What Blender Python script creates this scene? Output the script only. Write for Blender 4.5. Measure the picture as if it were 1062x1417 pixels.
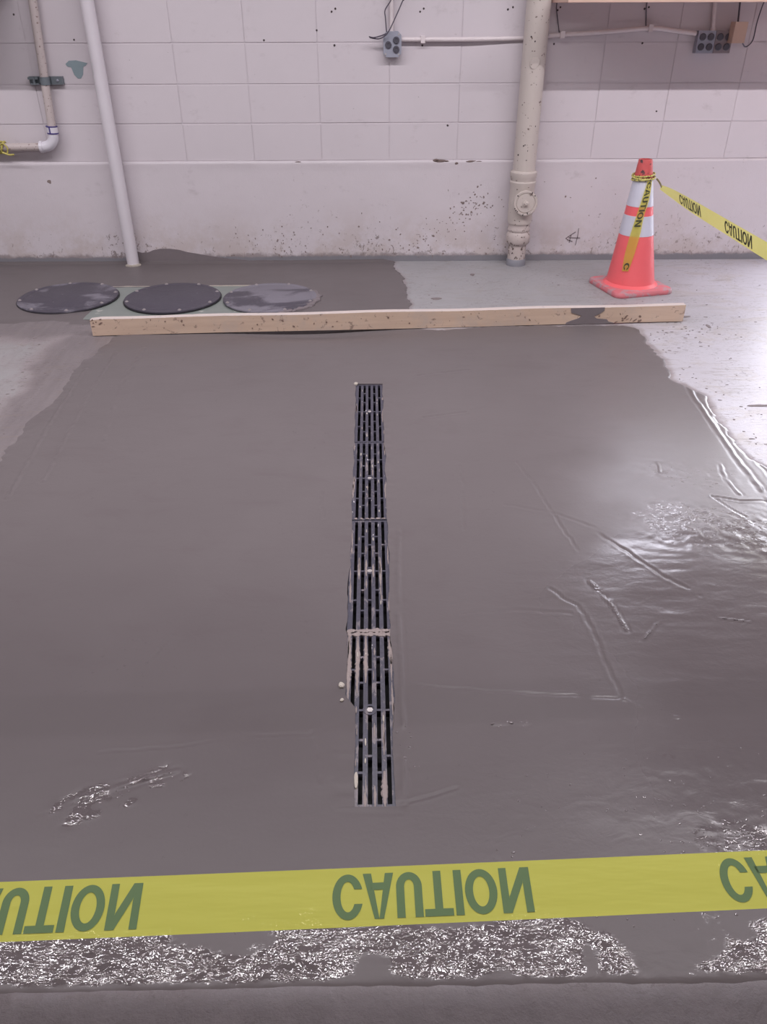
import bpy, bmesh, math, random
import numpy as np
from mathutils import Vector, Matrix, noise as mnoise

for o in list(bpy.data.objects):
    bpy.data.objects.remove(o)
S = bpy.context.scene
C = S.collection
R = math.radians

# ------------------------------------------------------------------ camera
F_PX, PITCH, YAW, ROLL, CAM_H = 1066.09, 0.57653, -0.01428, -0.00292, 1.35887
cd = bpy.data.cameras.new('camera')
cam = bpy.data.objects.new('camera', cd)
C.objects.link(cam)
cd.sensor_fit = 'HORIZONTAL'
cd.sensor_width = 36.0
cd.lens = F_PX * 36.0 / 1062.0
cd.clip_start = 0.02
Rz = Matrix.Rotation(YAW, 3, 'Z')
fw = Rz @ Vector((0, math.cos(PITCH), -math.sin(PITCH)))
up = Rz @ Vector((0, math.sin(PITCH), math.cos(PITCH)))
rt = Rz @ Vector((1, 0, 0))
r2 = rt * math.cos(ROLL) + up * math.sin(ROLL)
u2 = -rt * math.sin(ROLL) + up * math.cos(ROLL)
m = Matrix((r2, u2, -fw)).transposed().to_4x4()
m.translation = Vector((0, 0, CAM_H))
cam.matrix_world = m
S.camera = cam

# ------------------------------------------------------------------ world, lights, exposure
w = bpy.data.worlds.new('world')
S.world = w
w.use_nodes = True
w.node_tree.nodes['Background'].inputs[0].default_value = (0.80, 0.84, 1.0, 1)
w.node_tree.nodes['Background'].inputs[1].default_value = 0.55
S.view_settings.view_transform = 'Standard'
S.view_settings.look = 'None'
S.view_settings.gamma = 1
S.view_settings.exposure = 0.0
S.view_settings.use_curve_mapping = False


def area(name, loc, rot, sx, sy, power, col):
    l = bpy.data.lights.new(name, 'AREA')
    l.shape = 'RECTANGLE'
    l.size, l.size_y = sx, sy
    l.energy = power
    l.color = col
    o = bpy.data.objects.new(name, l)
    o.location = loc
    o.rotation_euler = rot
    C.objects.link(o)
    return o


TUBE = (1.0, 0.955, 0.995)
CEIL = 3.45
LAMPS = [(-3.7, 2.4), (-1.9, 2.4), (-0.1, 2.4), (1.7, 2.4), (3.5, 2.4), (-1.9, -5.5), (-0.1, -5.5), (1.7, -5.5)]
for x, y in LAMPS:
    area('tube_light', (x, y, CEIL - 0.10), (0, 0, 0), 1.70, 0.05, 50 if y > 0 else 78, TUBE)
# daylight through the open doorway in the far wall, right of the frame
area('daylight', (3.25, 5.30, 1.12), (R(-90), 0, 0), 1.0, 2.1, 80, (0.90, 0.91, 1.0))

# daylight through the small high window above the shelf, also out of frame
area('daylight', (2.15, 5.30, 1.92), (R(-90), 0, 0), 0.8, 0.6, 26, (0.88, 0.88, 1.0))

# ------------------------------------------------------------------ helpers
def link(name, me, mats=None, parent=None, loc=None, rot=None):
    o = bpy.data.objects.new(name, me)
    C.objects.link(o)
    if mats is not None and me is not None and not me.materials:
        for mm in (mats if isinstance(mats, (list, tuple)) else [mats]):
            me.materials.append(mm)
    if parent is not None:
        o.parent = parent
    if loc is not None:
        o.location = loc
    if rot is not None:
        o.rotation_euler = rot
    return o


def tag(o, label=None, cat=None, group=None, kind=None):
    if label: o['label'] = label
    if cat: o['category'] = cat
    if group: o['group'] = group
    if kind: o['kind'] = kind
    return o


def empty(name, loc, rz=0.0):
    return link(name, None, loc=loc, rot=(0, 0, rz))


def bmo(name, bm, mats, parent=None, loc=None, rot=None, smooth=False, bevel=0.0, seg=2):
    if bevel > 0:
        bmesh.ops.bevel(bm, geom=[e for e in bm.edges if e.calc_face_angle(0) > 0.6], offset=bevel,
                        segments=seg, affect='EDGES', profile=0.6)
    bmesh.ops.recalc_face_normals(bm, faces=bm.faces)
    me = bpy.data.meshes.new(name)
    bm.to_mesh(me)
    bm.free()
    if smooth:
        for p in me.polygons:
            p.use_smooth = True
        me.set_sharp_from_angle(angle=R(40))
    return link(name, me, mats, parent, loc, rot)


def box(bm, x0, x1, y0, y1, z0, z1):
    vs = [bm.verts.new((x, y, z)) for x in (x0, x1) for y in (y0, y1) for z in (z0, z1)]
    for f in ((0, 1, 3, 2), (4, 6, 7, 5), (0, 4, 5, 1), (2, 3, 7, 6), (0, 2, 6, 4), (1, 5, 7, 3)):
        bm.faces.new([vs[i] for i in f])


def revolve(bm, prof, n=48, cx=0, cy=0, lean=(0, 0), cap0=True, cap1=True, mat=None):
    """profile of (radius, z); lean shifts the axis linearly with z"""
    rings = []
    for r, z in prof:
        rings.append([bm.verts.new((cx + lean[0] * z + r * math.cos(2 * math.pi * i / n),
                                    cy + lean[1] * z + r * math.sin(2 * math.pi * i / n), z)) for i in range(n)])
    for k in range(len(rings) - 1):
        for i in range(n):
            f = bm.faces.new((rings[k][i], rings[k][(i + 1) % n], rings[k + 1][(i + 1) % n], rings[k + 1][i]))
            if mat: f.material_index = mat(k)
    if cap0: bm.faces.new(rings[0][::-1])
    if cap1: bm.faces.new(rings[-1])
    return rings


def smooth_path(pts, n=6):
    pts = [Vector(p) for p in pts]
    out = []
    for i in range(len(pts) - 1):
        p0 = pts[max(i - 1, 0)]; p1 = pts[i]; p2 = pts[i + 1]; p3 = pts[min(i + 2, len(pts) - 1)]
        for k in range(n):
            t = k / n
            out.append(0.5 * ((2 * p1) + (-p0 + p2) * t + (2 * p0 - 5 * p1 + 4 * p2 - p3) * t * t
                              + (-p0 + 3 * p1 - 3 * p2 + p3) * t ** 3))
    out.append(pts[-1])
    return out


def tube(bm, pts, r, n=12, cap=True):
    pts = [Vector(p) for p in pts]
    rings = []
    prev = None
    for i, p in enumerate(pts):
        d = (pts[min(i + 1, len(pts) - 1)] - pts[max(i - 1, 0)]).normalized()
        a = prev if prev is not None else (Vector((0, 1, 0)) if abs(d.y) < 0.9 else Vector((1, 0, 0)))
        a = (a - d * a.dot(d)).normalized()
        prev = a
        b = d.cross(a)
        rr = r[i] if isinstance(r, (list, tuple)) else r
        rings.append([bm.verts.new(p + (a * math.cos(2 * math.pi * k / n) + b * math.sin(2 * math.pi * k / n)) * rr)
                      for k in range(n)])
    for k in range(len(rings) - 1):
        for i in range(n):
            bm.faces.new((rings[k][i], rings[k][(i + 1) % n], rings[k + 1][(i + 1) % n], rings[k + 1][i]))
    if cap:
        bm.faces.new(rings[0][::-1]); bm.faces.new(rings[-1])


def blob(bm, c, ax, ay, rx, ry, h, rng, n=16, jag=0.25, rot=0.0):
    """irregular low lump lying in the plane of ax, ay; h is its height along ax x ay"""
    c, ax, ay = Vector(c), Vector(ax), Vector(ay)
    nz = ax.cross(ay).normalized()
    rs = [1 + jag * rng.uniform(-1, 1) for _ in range(n)]
    rs = [(rs[i - 1] + 2 * rs[i] + rs[(i + 1) % n]) / 4 for i in range(n)]
    rings = []
    for f, hh in ((1.0, -0.0015), (0.93, h * 0.7), (0.6, h)):
        ring = []
        for i in range(n):
            a = 2 * math.pi * i / n
            u, v = rx * rs[i] * f * math.cos(a), ry * rs[i] * f * math.sin(a)
            u, v = u * math.cos(rot) - v * math.sin(rot), u * math.sin(rot) + v * math.cos(rot)
            ring.append(bm.verts.new(c + ax * u + ay * v + nz * hh))
        rings.append(ring)
    for k in range(2):
        for i in range(n):
            bm.faces.new((rings[k][i], rings[k][(i + 1) % n], rings[k + 1][(i + 1) % n], rings[k + 1][i]))
    bm.faces.new(rings[2])


def polyplate(bm, pts, origin, ax, ay, h):
    """thin plate of any outline: pts (u,v) in plane, thickness h along ax x ay"""
    origin, ax, ay = Vector(origin), Vector(ax), Vector(ay)
    nz = ax.cross(ay).normalized()
    a = [bm.verts.new(origin + ax * u + ay * v - nz * 0.001) for u, v in pts]
    b = [bm.verts.new(origin + ax * u + ay * v + nz * h) for u, v in pts]
    n = len(pts)
    for i in range(n):
        bm.faces.new((a[i], a[(i + 1) % n], b[(i + 1) % n], b[i]))
    bm.faces.new(b)


# numpy value noise
def _hash(ix, iy, seed):
    h = (ix.astype(np.int64) * 374761393 + iy.astype(np.int64) * 668265263 + seed * 1442695041) & 0x7fffffff
    h = ((h ^ (h >> 13)) * 1274126177) & 0x7fffffff
    return ((h ^ (h >> 16)) & 0xffff) / 65535.0


def vnoise(x, y, seed=0):
    ix, iy = np.floor(x), np.floor(y)
    fx, fy = x - ix, y - iy
    fx = fx * fx * (3 - 2 * fx); fy = fy * fy * (3 - 2 * fy)
    a = _hash(ix, iy, seed); b = _hash(ix + 1, iy, seed)
    c = _hash(ix, iy + 1, seed); d = _hash(ix + 1, iy + 1, seed)
    return (a + (b - a) * fx) * (1 - fy) + (c + (d - c) * fx) * fy - 0.5


def fbm(x, y, sc, oct=4, seed=0):
    r = 0; amp = 1.0
    for k in range(oct):
        r = r + amp * vnoise(x * sc + 17.3 * k, y * sc + 9.1 * k, seed + k)
        sc *= 2.03; amp *= 0.5
    return r


def sst(a, b, x):
    t = np.clip((x - a) / (b - a), 0, 1)
    return t * t * (3 - 2 * t)


def polydist(X, Y, pts):
    d = np.full(X.shape, 1e9)
    for (x0, y0), (x1, y1) in zip(pts[:-1], pts[1:]):
        dx, dy = x1 - x0, y1 - y0
        t = np.clip(((X - x0) * dx + (Y - y0) * dy) / (dx * dx + dy * dy), 0, 1)
        d = np.minimum(d, np.hypot(X - x0 - t * dx, Y - y0 - t * dy))
    return d


# ------------------------------------------------------------------ materials
class NT:
    def __init__(self, name):
        self.m = bpy.data.materials.new(name)
        self.m.use_nodes = True
        self.t = self.m.node_tree
        self.b = self.t.nodes['Principled BSDF']
        self.co = self.t.nodes.new('ShaderNodeTexCoord')
        self.geo = self.t.nodes.new('ShaderNodeNewGeometry')

    def L(self, a, b):
        self.t.links.new(a, b)

    def pos(self, sx=1, sy=1, sz=1, world=True):
        mp = self.t.nodes.new('ShaderNodeMapping')
        mp.inputs['Scale'].default_value = (sx, sy, sz)
        self.L(self.geo.outputs['Position'] if world else self.co.outputs['Object'], mp.inputs[0])
        return mp.outputs[0]

    def noise(self, scale, detail=4, rough=0.55, vec=None, dist=0.0):
        n = self.t.nodes.new('ShaderNodeTexNoise')
        n.inputs['Scale'].default_value = scale
        n.inputs['Detail'].default_value = detail
        n.inputs['Roughness'].default_value = rough
        n.inputs['Distortion'].default_value = dist
        self.L(vec if vec is not None else self.pos(), n.inputs['Vector'])
        return n.outputs['Fac']

    def voro(self, scale, vec=None, feature='F1'):
        n = self.t.nodes.new('ShaderNodeTexVoronoi')
        n.feature = feature
        n.inputs['Scale'].default_value = scale
        self.L(vec if vec is not None else self.pos(), n.inputs['Vector'])
        return n.outputs['Distance']

    def ramp(self, fac, a, b, ca=(0, 0, 0, 1), cb=(1, 1, 1, 1)):
        r = self.t.nodes.new('ShaderNodeMapRange')
        r.clamp = True
        r.interpolation_type = 'SMOOTHSTEP'
        r.inputs[1].default_value = a; r.inputs[2].default_value = b
        r.inputs[3].default_value = 0; r.inputs[4].default_value = 1
        self.L(fac, r.inputs[0])
        return r.outputs[0]

    def mix(self, fac, a, b):
        n = self.t.nodes.new('ShaderNodeMix')
        n.data_type = 'RGBA'
        for s, v in ((n.inputs[0], fac), (n.inputs[6], a), (n.inputs[7], b)):
            if hasattr(v, 'is_linked') or isinstance(v, bpy.types.NodeSocket):
                self.L(v, s)
            elif isinstance(v, (tuple, list)):
                s.default_value = (*v[:3], 1)
            else:
                s.default_value = v
        return n.outputs[2]

    def math(self, op, a, b=0.0, c=None):
        n = self.t.nodes.new('ShaderNodeMath')
        n.operation = op
        for i, v in enumerate((a, b) if c is None else (a, b, c)):
            if isinstance(v, bpy.types.NodeSocket): self.L(v, n.inputs[i])
            else: n.inputs[i].default_value = v
        return n.outputs[0]

    def sep(self):
        n = self.t.nodes.new('ShaderNodeSeparateXYZ')
        self.L(self.geo.outputs['Position'], n.inputs[0])
        return n.outputs

    def attr(self, name):
        n = self.t.nodes.new('ShaderNodeAttribute')
        n.attribute_name = name
        return n.outputs['Fac']

    def bump(self, h, strength=0.3, dist=0.01, prev=None):
        n = self.t.nodes.new('ShaderNodeBump')
        if isinstance(strength, bpy.types.NodeSocket): self.L(strength, n.inputs['Strength'])
        else: n.inputs['Strength'].default_value = strength
        n.inputs['Distance'].default_value = dist
        self.L(h, n.inputs['Height'])
        if prev is not None: self.L(prev, n.inputs['Normal'])
        return n.outputs[0]

    def out(self, col=None, rough=None, normal=None, metal=None, spec=None):
        for k, v in (('Base Color', col), ('Roughness', rough), ('Normal', normal), ('Metallic', metal),
                     ('Specular IOR Level', spec)):
            if v is None: continue
            s = self.b.inputs[k]
            if isinstance(v, bpy.types.NodeSocket): self.L(v, s)
            elif isinstance(v, (tuple, list)): s.default_value = (*v[:3], 1)
            else: s.default_value = v
        return self.m


def lin(r, g, b):
    f = lambda c: ((c / 255 + 0.055) / 1.055) ** 2.4 if c / 255 > 0.04045 else c / 255 / 12.92
    return (f(r), f(g), f(b))


def simple(name, c, rough=0.5, var=0.12, scale=20, bump=0.1, metal=0.0, spot=None, spot_th=0.66, spot_scale=60, spec=None):
    n = NT(name)
    f = n.noise(scale, 5)
    col = n.mix(f, tuple(v * (1 - var) for v in c), tuple(min(1, v * (1 + var)) for v in c))
    if spot is not None:
        col = n.mix(n.ramp(n.noise(spot_scale, 3), spot_th, spot_th + 0.04), col, spot)
    return n.out(col, rough, n.bump(n.noise(scale * 8, 4), bump, 0.002), metal, spec)


WALLC = lin(210, 202, 207)
def mat_wall(name, lower=False):
    n = NT(name)
    big = n.noise(1.3, 4)
    col = n.mix(big, tuple(v * 0.93 for v in WALLC), tuple(v * 1.05 for v in WALLC))
    # faint scuffs
    col = n.mix(n.math('MULTIPLY', n.ramp(n.noise(7, 6, 0.7, n.pos(1, 1, 1.6)), 0.58, 0.78), 0.30), col, lin(150, 138, 140))
    x, y, z = n.sep()
    if lower:
        # rub-off grime gathers towards the foot of the wall
        near = n.ramp(z, 0.42, 0.0)
        sp = n.noise(34, 5, 0.75, n.pos(1, 1, 0.8), 0.6)
        patchy = n.noise(3.1, 3)
        th = n.math('ADD', n.math('MULTIPLY', near, 0.11), n.math('MULTIPLY', patchy, 0.26))
        d = n.ramp(n.math('ADD', sp, th), 0.815, 0.87)
        col = n.mix(n.math('MULTIPLY', d, 0.8), col, lin(125, 112, 110))
        warm = n.math('MULTIPLY', n.math('MULTIPLY', near, n.ramp(n.noise(4, 5, 0.7), 0.42, 0.62)), 0.42)
        col = n.mix(warm, col, lin(178, 160, 148))
        # old grey floor paint lapped up on the wall foot
        grim = n.ramp(n.math('ADD', z, n.math('MULTIPLY', n.noise(12, 6, 0.75), -0.10)), 0.012, -0.018)
        col = n.mix(n.math('MULTIPLY', grim, 0.75), col, lin(134, 122, 122))
        foot = n.math('ADD', z, n.math('MULTIPLY', n.noise(16, 5, 0.7), -0.035))
        band = n.ramp(foot, 0.026, 0.012)
        col = n.mix(n.math('MULTIPLY', band, 0.9), col, lin(128, 127, 134))
        bm_ = n.bump(n.noise(150, 4), 0.22, 0.003, n.bump(n.noise(26, 4), 0.18, 0.006))
    else:
        d = n.ramp(n.noise(26, 3, 0.7), 0.735, 0.76)
        col = n.mix(n.math('MULTIPLY', d, 0.55), col, lin(130, 118, 120))
        bm_ = n.bump(n.noise(220, 3), 0.18, 0.002, n.bump(n.noise(9, 3), 0.12, 0.01))
    return n.out(col, 0.55, bm_)


M = {}
M['wall'] = mat_wall('painted_block')
M['stem'] = mat_wall('painted_concrete_stem', True)
M['pipe_cream'] = simple('cream_pipe_paint', lin(198, 188, 182), 0.5, 0.05, 9, 0.15, spot=lin(120, 104, 98), spot_th=0.66, spot_scale=42)
M['pipe_rust'] = simple('chipped_cream_paint', lin(192, 180, 176), 0.55, 0.08, 14, 0.4, spot=lin(104, 88, 84), spot_th=0.575, spot_scale=48)
M['pvc'] = simple('white_pvc', lin(218, 212, 218), 0.32, 0.04, 6, 0.05)
M['thin_pipe'] = simple('dusty_white_pipe', lin(196, 184, 182), 0.45, 0.06, 12, 0.2, spot=lin(128, 104, 98), spot_th=0.63, spot_scale=70)
M['white'] = simple('white_fitting', lin(222, 218, 226), 0.35, 0.04, 30, 0.1)
M['purple'] = simple('purple_primer', lin(72, 62, 128), 0.4, 0.1, 60, 0.1)
M['clamp'] = simple('grey_green_steel', lin(118, 126, 132), 0.45, 0.15, 60, 0.3, 0.3)
M['box_grey'] = simple('blue_grey_steel_box', lin(164, 166, 180), 0.4, 0.1, 50, 0.2, 0.25)
M['box_dark'] = simple('dark_steel_box', lin(150, 138, 142), 0.4, 0.1, 50, 0.2, 0.25)
M['socket'] = simple('dark_socket', lin(84, 82, 92), 0.4, 0.1, 80, 0.1)
M['tan_box'] = simple('tan_plastic', lin(204, 176, 160), 0.45, 0.05, 40, 0.1)
M['wire'] = simple('grey_wire', lin(86, 80, 92), 0.5, 0.1, 80, 0.1)
M['conduit'] = simple('painted_conduit', lin(222, 212, 214), 0.4, 0.05, 30, 0.1)
M['hole'] = simple('dark_hole', lin(70, 60, 62), 0.8, 0.1, 80, 0.1)
M['shelf'] = simple('shelf_wood', lin(214, 180, 166), 0.6, 0.12, 12, 0.2)
M['teal'] = simple('teal_paint', lin(138, 154, 160), 0.5, 0.06, 30, 0.1)
M['cement'] = simple('cement_grey', lin(140, 127, 124), 0.55, 0.12, 30, 0.6)
M['cement_dark'] = simple('damp_cement', lin(122, 113, 116), 0.6, 0.10, 26, 0.3)
M['cement_pale'] = simple('pale_cement_crumb', lin(184, 175, 165), 0.6, 0.14, 90, 0.7)
M['pencil'] = simple('marker_line', lin(92, 82, 84), 0.7)
M['bolt'] = simple('worn_bolt', lin(196, 190, 188), 0.35, 0.2, 200, 0.2, 0.5)
M['green_steel'] = simple('grey_green_tank_paint', lin(130, 136, 132), 0.42, 0.10, 7, 0.2, spot=lin(176, 176, 172), spot_th=0.63, spot_scale=7)
M['ceiling'] = simple('ceiling_paint', lin(150, 145, 147), 0.8, 0.05, 3)
M['room_wall'] = simple('room_wall_paint', lin(150, 144, 146), 0.8, 0.05, 3)
M['fixture'] = simple('white_enamel', lin(225, 225, 225), 0.4, 0.02, 3)
M['channel'] = simple('black_channel', lin(30, 28, 33), 0.5, 0.2, 30)


def mat_lid(name, dust, seed):
    n = NT(name)
    v = n.pos(1, 1.5, 1, world=False)
    f = n.noise(3.2, 6, 0.62, v, 0.8)
    mpn = f.node.inputs['Vector'].links[0].from_node
    mpn.inputs['Location'].default_value = (seed, seed * 0.7, 0)
    fine = n.noise(60, 3, 0.6)
    base = n.mix(fine, lin(68, 64, 74), lin(84, 79, 90))
    col = n.mix(n.math('MULTIPLY', n.ramp(f, dust, dust + 0.14), 0.75), base, lin(134, 130, 140))
    col = n.mix(n.math('MULTIPLY', n.ramp(n.noise(20, 5, 0.7), 0.66, 0.72), 0.5), col, lin(160, 152, 156))
    return n.out(col, n.math('ADD', 0.38, n.math('MULTIPLY', f, 0.3)), n.bump(n.noise(120, 3), 0.3, 0.002))


M['lid_bolt'] = simple('dull_lid_bolt', lin(150, 142, 144), 0.5, 0.25, 90, 0.4)
LIDM = [mat_lid('dusty_black_lid', 0.50, 1.3), mat_lid('clean_black_lid', 0.72, 4.1), mat_lid('filmed_black_lid', 0.40, 7.7)]


def mat_old_floor():
    n = NT('old_concrete_floor')
    big = n.noise(1.1, 5, 0.6)
    col = n.mix(big, lin(166, 162, 167), lin(196, 193, 202))
    col = n.mix(n.math('MULTIPLY', n.ramp(n.noise(4, 6, 0.7, n.pos(1, 1.8, 1), 1.0), 0.50, 0.66), 0.5), col, lin(170, 160, 152))
    sp = n.ramp(n.noise(38, 5, 0.75, n.pos(0.8, 2.2, 1), 0.5), 0.635, 0.69)
    col = n.mix(n.math('MULTIPLY', sp, 0.65), col, lin(104, 96, 96))
    gr = n.attr('grey')
    col = n.mix(gr, col, n.mix(n.noise(5, 6, 0.65), lin(136, 136, 136), lin(158, 157, 158)))
    st = n.attr('stain')
    k = n.ramp(n.math('ADD', st, n.math('MULTIPLY', n.math('ADD', n.noise(7, 6, 0.7, n.pos(1, 0.35, 1), 0.6), -0.5), 0.9)), 0.25, 0.75)
    wash = n.mix(n.noise(12, 6, 0.7, n.pos(1.6, 0.35, 1)), lin(126, 116, 118), lin(158, 148, 149))
    wash = n.mix(n.ramp(st, 0.55, 1.0), wash, n.mix(n.noise(16, 6, 0.7, n.pos(1.6, 0.3, 1)), lin(96, 87, 90), lin(138, 129, 130)))
    col = n.mix(n.math('MULTIPLY', k, 0.92), col, wash)
    sp2 = n.ramp(n.noise(55, 4, 0.75, n.pos(0.7, 1.5, 1), 0.6), 0.575, 0.62)
    clus = n.ramp(n.noise(3.5, 4, 0.65), 0.40, 0.56)
    col = n.mix(n.math('MULTIPLY', n.math('MULTIPLY', sp2, clus), 0.6), col, lin(98, 88, 88))
    sc = n.ramp(n.noise(14, 6, 0.75, n.pos(0.35, 2.2, 1), 1.0), 0.54, 0.64)
    col = n.mix(n.math('MULTIPLY', sc, 0.38), col, lin(128, 116, 108))
    dp = n.attr('damp')
    dark = n.mix(n.noise(22, 8, 0.75, None, 0.5), lin(64, 56, 59), lin(96, 86, 89))
    col = n.mix(dp, col, dark)
    rough = n.mix(dp, n.mix(n.noise(6, 4), (0.36,) * 3, (0.52,) * 3), (0.48,) * 3)
    b1 = n.bump(n.noise(60, 6, 0.7), n.math('ADD', 0.22, n.math('MULTIPLY', dp, 0.5)), 0.006)
    return n.out(col, rough, n.bump(n.noise(220, 3), 0.2, 0.002, b1), spec=0.45)


def mat_fresh():
    n = NT('fresh_concrete')
    big = n.noise(1.0, 5, 0.55)
    a = n.mix(big, lin(100, 93, 94), lin(114, 107, 108))
    dk = n.math('MULTIPLY', n.ramp(n.noise(62, 4, 0.75), 0.63, 0.68), n.ramp(n.noise(2.6, 4, 0.6), 0.48, 0.64))
    a = n.mix(n.math('MULTIPLY', dk, 0.5), a, lin(76, 68, 70))
    st = n.noise(5, 6, 0.65, n.pos(0.7, 1.6, 1), 0.8)
    a = n.mix(n.math('MULTIPLY', n.ramp(st, 0.5, 0.72), 0.25), a, lin(96, 86, 88))
    slick, froth, wave = n.attr('slick'), n.attr('froth'), n.attr('wave')
    a = n.mix(n.math('MULTIPLY', slick, 0.35), a, lin(92, 84, 85))
    a = n.mix(n.math('MULTIPLY', n.attr('wet'), 0.62), a, lin(84, 76, 78))  # wetter near concrete, darkened further in colour against the close lamps
    fz = n.math('ADD', froth, n.math('MULTIPLY', n.math('ADD', n.noise(42, 5, 0.7, n.pos(0.8, 1.3, 1), 1.0), -0.5), 1.6))
    froth = n.math('MULTIPLY', n.ramp(fz, 0.42, 0.62), n.ramp(froth, 0.02, 0.2))
    rough = n.mix(slick, n.mix(n.noise(3, 5, 0.6), (0.34,) * 3, (0.46,) * 3), (0.17,) * 3)
    rough = n.mix(n.attr('sheen'), rough, (0.34,) * 3)
    rough = n.mix(froth, rough, (0.035,) * 3)
    b = n.bump(n.noise(90, 5, 0.6), n.math('MULTIPLY_ADD', n.attr('froth'), -0.09, 0.10), 0.003)
    wv = n.noise(16, 4, 0.6, n.pos(0.85, 1.7, 1), 0.7)
    b = n.bump(wv, n.math('MULTIPLY', wave, 0.085), 0.010, b)
    fr = n.noise(105, 1.0, 0.5, n.pos(0.75, 1.15, 1), 1.3)
    b = n.bump(fr, n.math('MULTIPLY', froth, 0.55), 0.0021, b)
    gl = n.math('MAXIMUM', n.math('MAXIMUM', slick, froth), n.math('MULTIPLY', n.attr('sheen'), 1.6))
    return n.out(a, rough, b, spec=n.math('MULTIPLY_ADD', gl, 0.30, 0.22))


M['old'] = mat_old_floor()
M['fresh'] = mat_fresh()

# ------------------------------------------------------------------ floor (height fields)
GX, GHW = -0.015, 0.060            # grate line: centre x, half width
GY0, GY1 = 0.986, 3.102            # near and far end of the drain


def patch_s(X, Y):
    """>0 inside the freshly placed concrete"""
    rag = fbm(X, Y, 3.0, 5, 3) * 0.07 + fbm(X, Y, 22.0, 3, 8) * 0.022
    right = np.interp(Y, [0.5, 2.2, 2.6, 2.95, 3.13, 3.43, 3.8], [1.50, 1.455, 1.37, 1.40, 1.30, 1.325, 1.34])
    left = np.interp(Y, [0.5, 2.3, 3.0, 3.75], [-1.36, -1.33, -1.33, -1.27])
    a = np.minimum(np.minimum(X - left, right - X), np.minimum(Y - 0.630, 3.83 - Y))
    a = a + rag * sst(0.60, 0.9, Y)
    b = np.minimum(0.19 - X, Y - 3.955) + rag * 1.0
    c = np.minimum(np.minimum(X + 1.30, 0.20 - X), np.minimum(Y - 3.5, 4.2 - Y)) + rag
    s = np.maximum(np.maximum(a, b), c)
    tank = np.minimum(np.minimum(X + 1.55, -0.60 - X), np.minimum(Y - 3.93, 4.565 - Y))
    return np.minimum(s, -tank + fbm(X, Y, 9.0, 3, 5) * 0.015)


def gridmesh(name, xs, ys, zf, mat, keep=None, attrs=None, parent=None, warp=None):
    X, Y = np.meshgrid(xs, ys)
    if warp is not None: X = warp(X, Y)
    Z = zf(X, Y)
    nx, ny = len(xs), len(ys)
    co = np.stack([X, Y, Z], -1).reshape(-1, 3)
    i = np.arange((ny - 1) * (nx - 1))
    r, c = i // (nx - 1), i % (nx - 1)
    q = np.stack([r * nx + c, r * nx + c + 1, (r + 1) * nx + c + 1, (r + 1) * nx + c], -1)
    if keep is not None:
        xc = co[q][:, :, 0].mean(1); yc = co[q][:, :, 1].mean(1)
        q = q[keep(xc, yc)]
    used = np.unique(q)
    remap = -np.ones(len(co), dtype=np.int64); remap[used] = np.arange(len(used))
    q = remap[q]; co2 = co[used]
    me = bpy.data.meshes.new(name)
    me.vertices.add(len(co2)); me.vertices.foreach_set('co', co2.astype(np.float32).ravel())
    me.loops.add(q.size); me.loops.foreach_set('vertex_index', q.astype(np.int32).ravel())
    me.polygons.add(len(q))
    me.polygons.foreach_set('loop_start', np.arange(0, q.size, 4, dtype=np.int32))
    me.polygons.foreach_set('use_smooth', np.ones(len(q), dtype=bool))
    me.update(calc_edges=True)
    for k, fn in (attrs or {}).items():
        at = me.attributes.new(k, 'FLOAT', 'POINT')
        at.data.foreach_set('value', np.clip(fn(co2[:, 0], co2[:, 1]), 0, 1).astype(np.float32))
    return link(name, me, mat, parent)


def damp_f(X, Y):
    return 1 - sst(0.60, 0.72, Y)


def old_z(X, Y):
    s = patch_s(X, Y)
    z = fbm(X, Y, 1.5, 3, 31) * 0.002 + fbm(X, Y, 14, 3, 37) * 0.0006
    z = z + damp_f(X, Y) * fbm(X, Y, 40, 3, 39) * 0.003 + 0.004 * damp_f(X, Y)
    # control joint in the old slab on the left, and a hairline by the cone
    z = z - 0.006 * (1 - sst(0.003, 0.012, polydist(X, Y, [(-1.690, 3.95), (-1.703, 3.338), (-1.73, 2.0)])))
    z = z - 0.006 * (1 - sst(0.002, 0.010, polydist(X, Y, [(1.30, 4.42), (1.288, 4.12), (1.28, 3.87)])))
    z = z - 0.055 * sst(0.015, 0.06, s)
    d = np.minimum(0.12 - np.abs(X - GX), np.minimum(Y - (GY0 - 0.05), GY1 + 0.05 - Y))
    tank = np.minimum(np.minimum(X + 1.56, -0.59 - X), np.minimum(Y - 3.92, 4.575 - Y))
    z = z - 0.03 * sst(-0.01, 0.01, tank)
    return np.where(d > 0, np.minimum(z, -0.05), z)


def stain_f(X, Y):
    s = patch_s(X, Y)
    left = (1 - sst(0.0, 0.30, -s)) * (X < -0.6)
    right = (1 - sst(0.0, 0.05, -s)) * (X >= -0.6) * 0.6
    band = (1 - sst(0.05, 0.35, -s)) * (X < -1.0) * (Y > 3.3)
    return np.maximum(np.maximum(left, right), band) + 0.42 * (X < -0.6)


def grey_f(X, Y):
    # worn grey-green paint strip behind the board
    e = fbm(X, Y, 4, 4, 51) * 0.25
    return sst(3.72, 3.90, Y + e) * sst(0.1, 0.2, X) * (1 - sst(1.35, 2.1, X + e)) * 0.72 + 0.9 * (1 - sst(-1.0, -0.6, X))


def grow(a, b, d0, d1):
    out = [a]; n = 0
    while out[-1] < b and n < 4000:
        t = (out[-1] - a) / (b - a)
        out.append(out[-1] + d0 + (d1 - d0) * t); n += 1
    out[-1] = b
    return out


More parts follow.
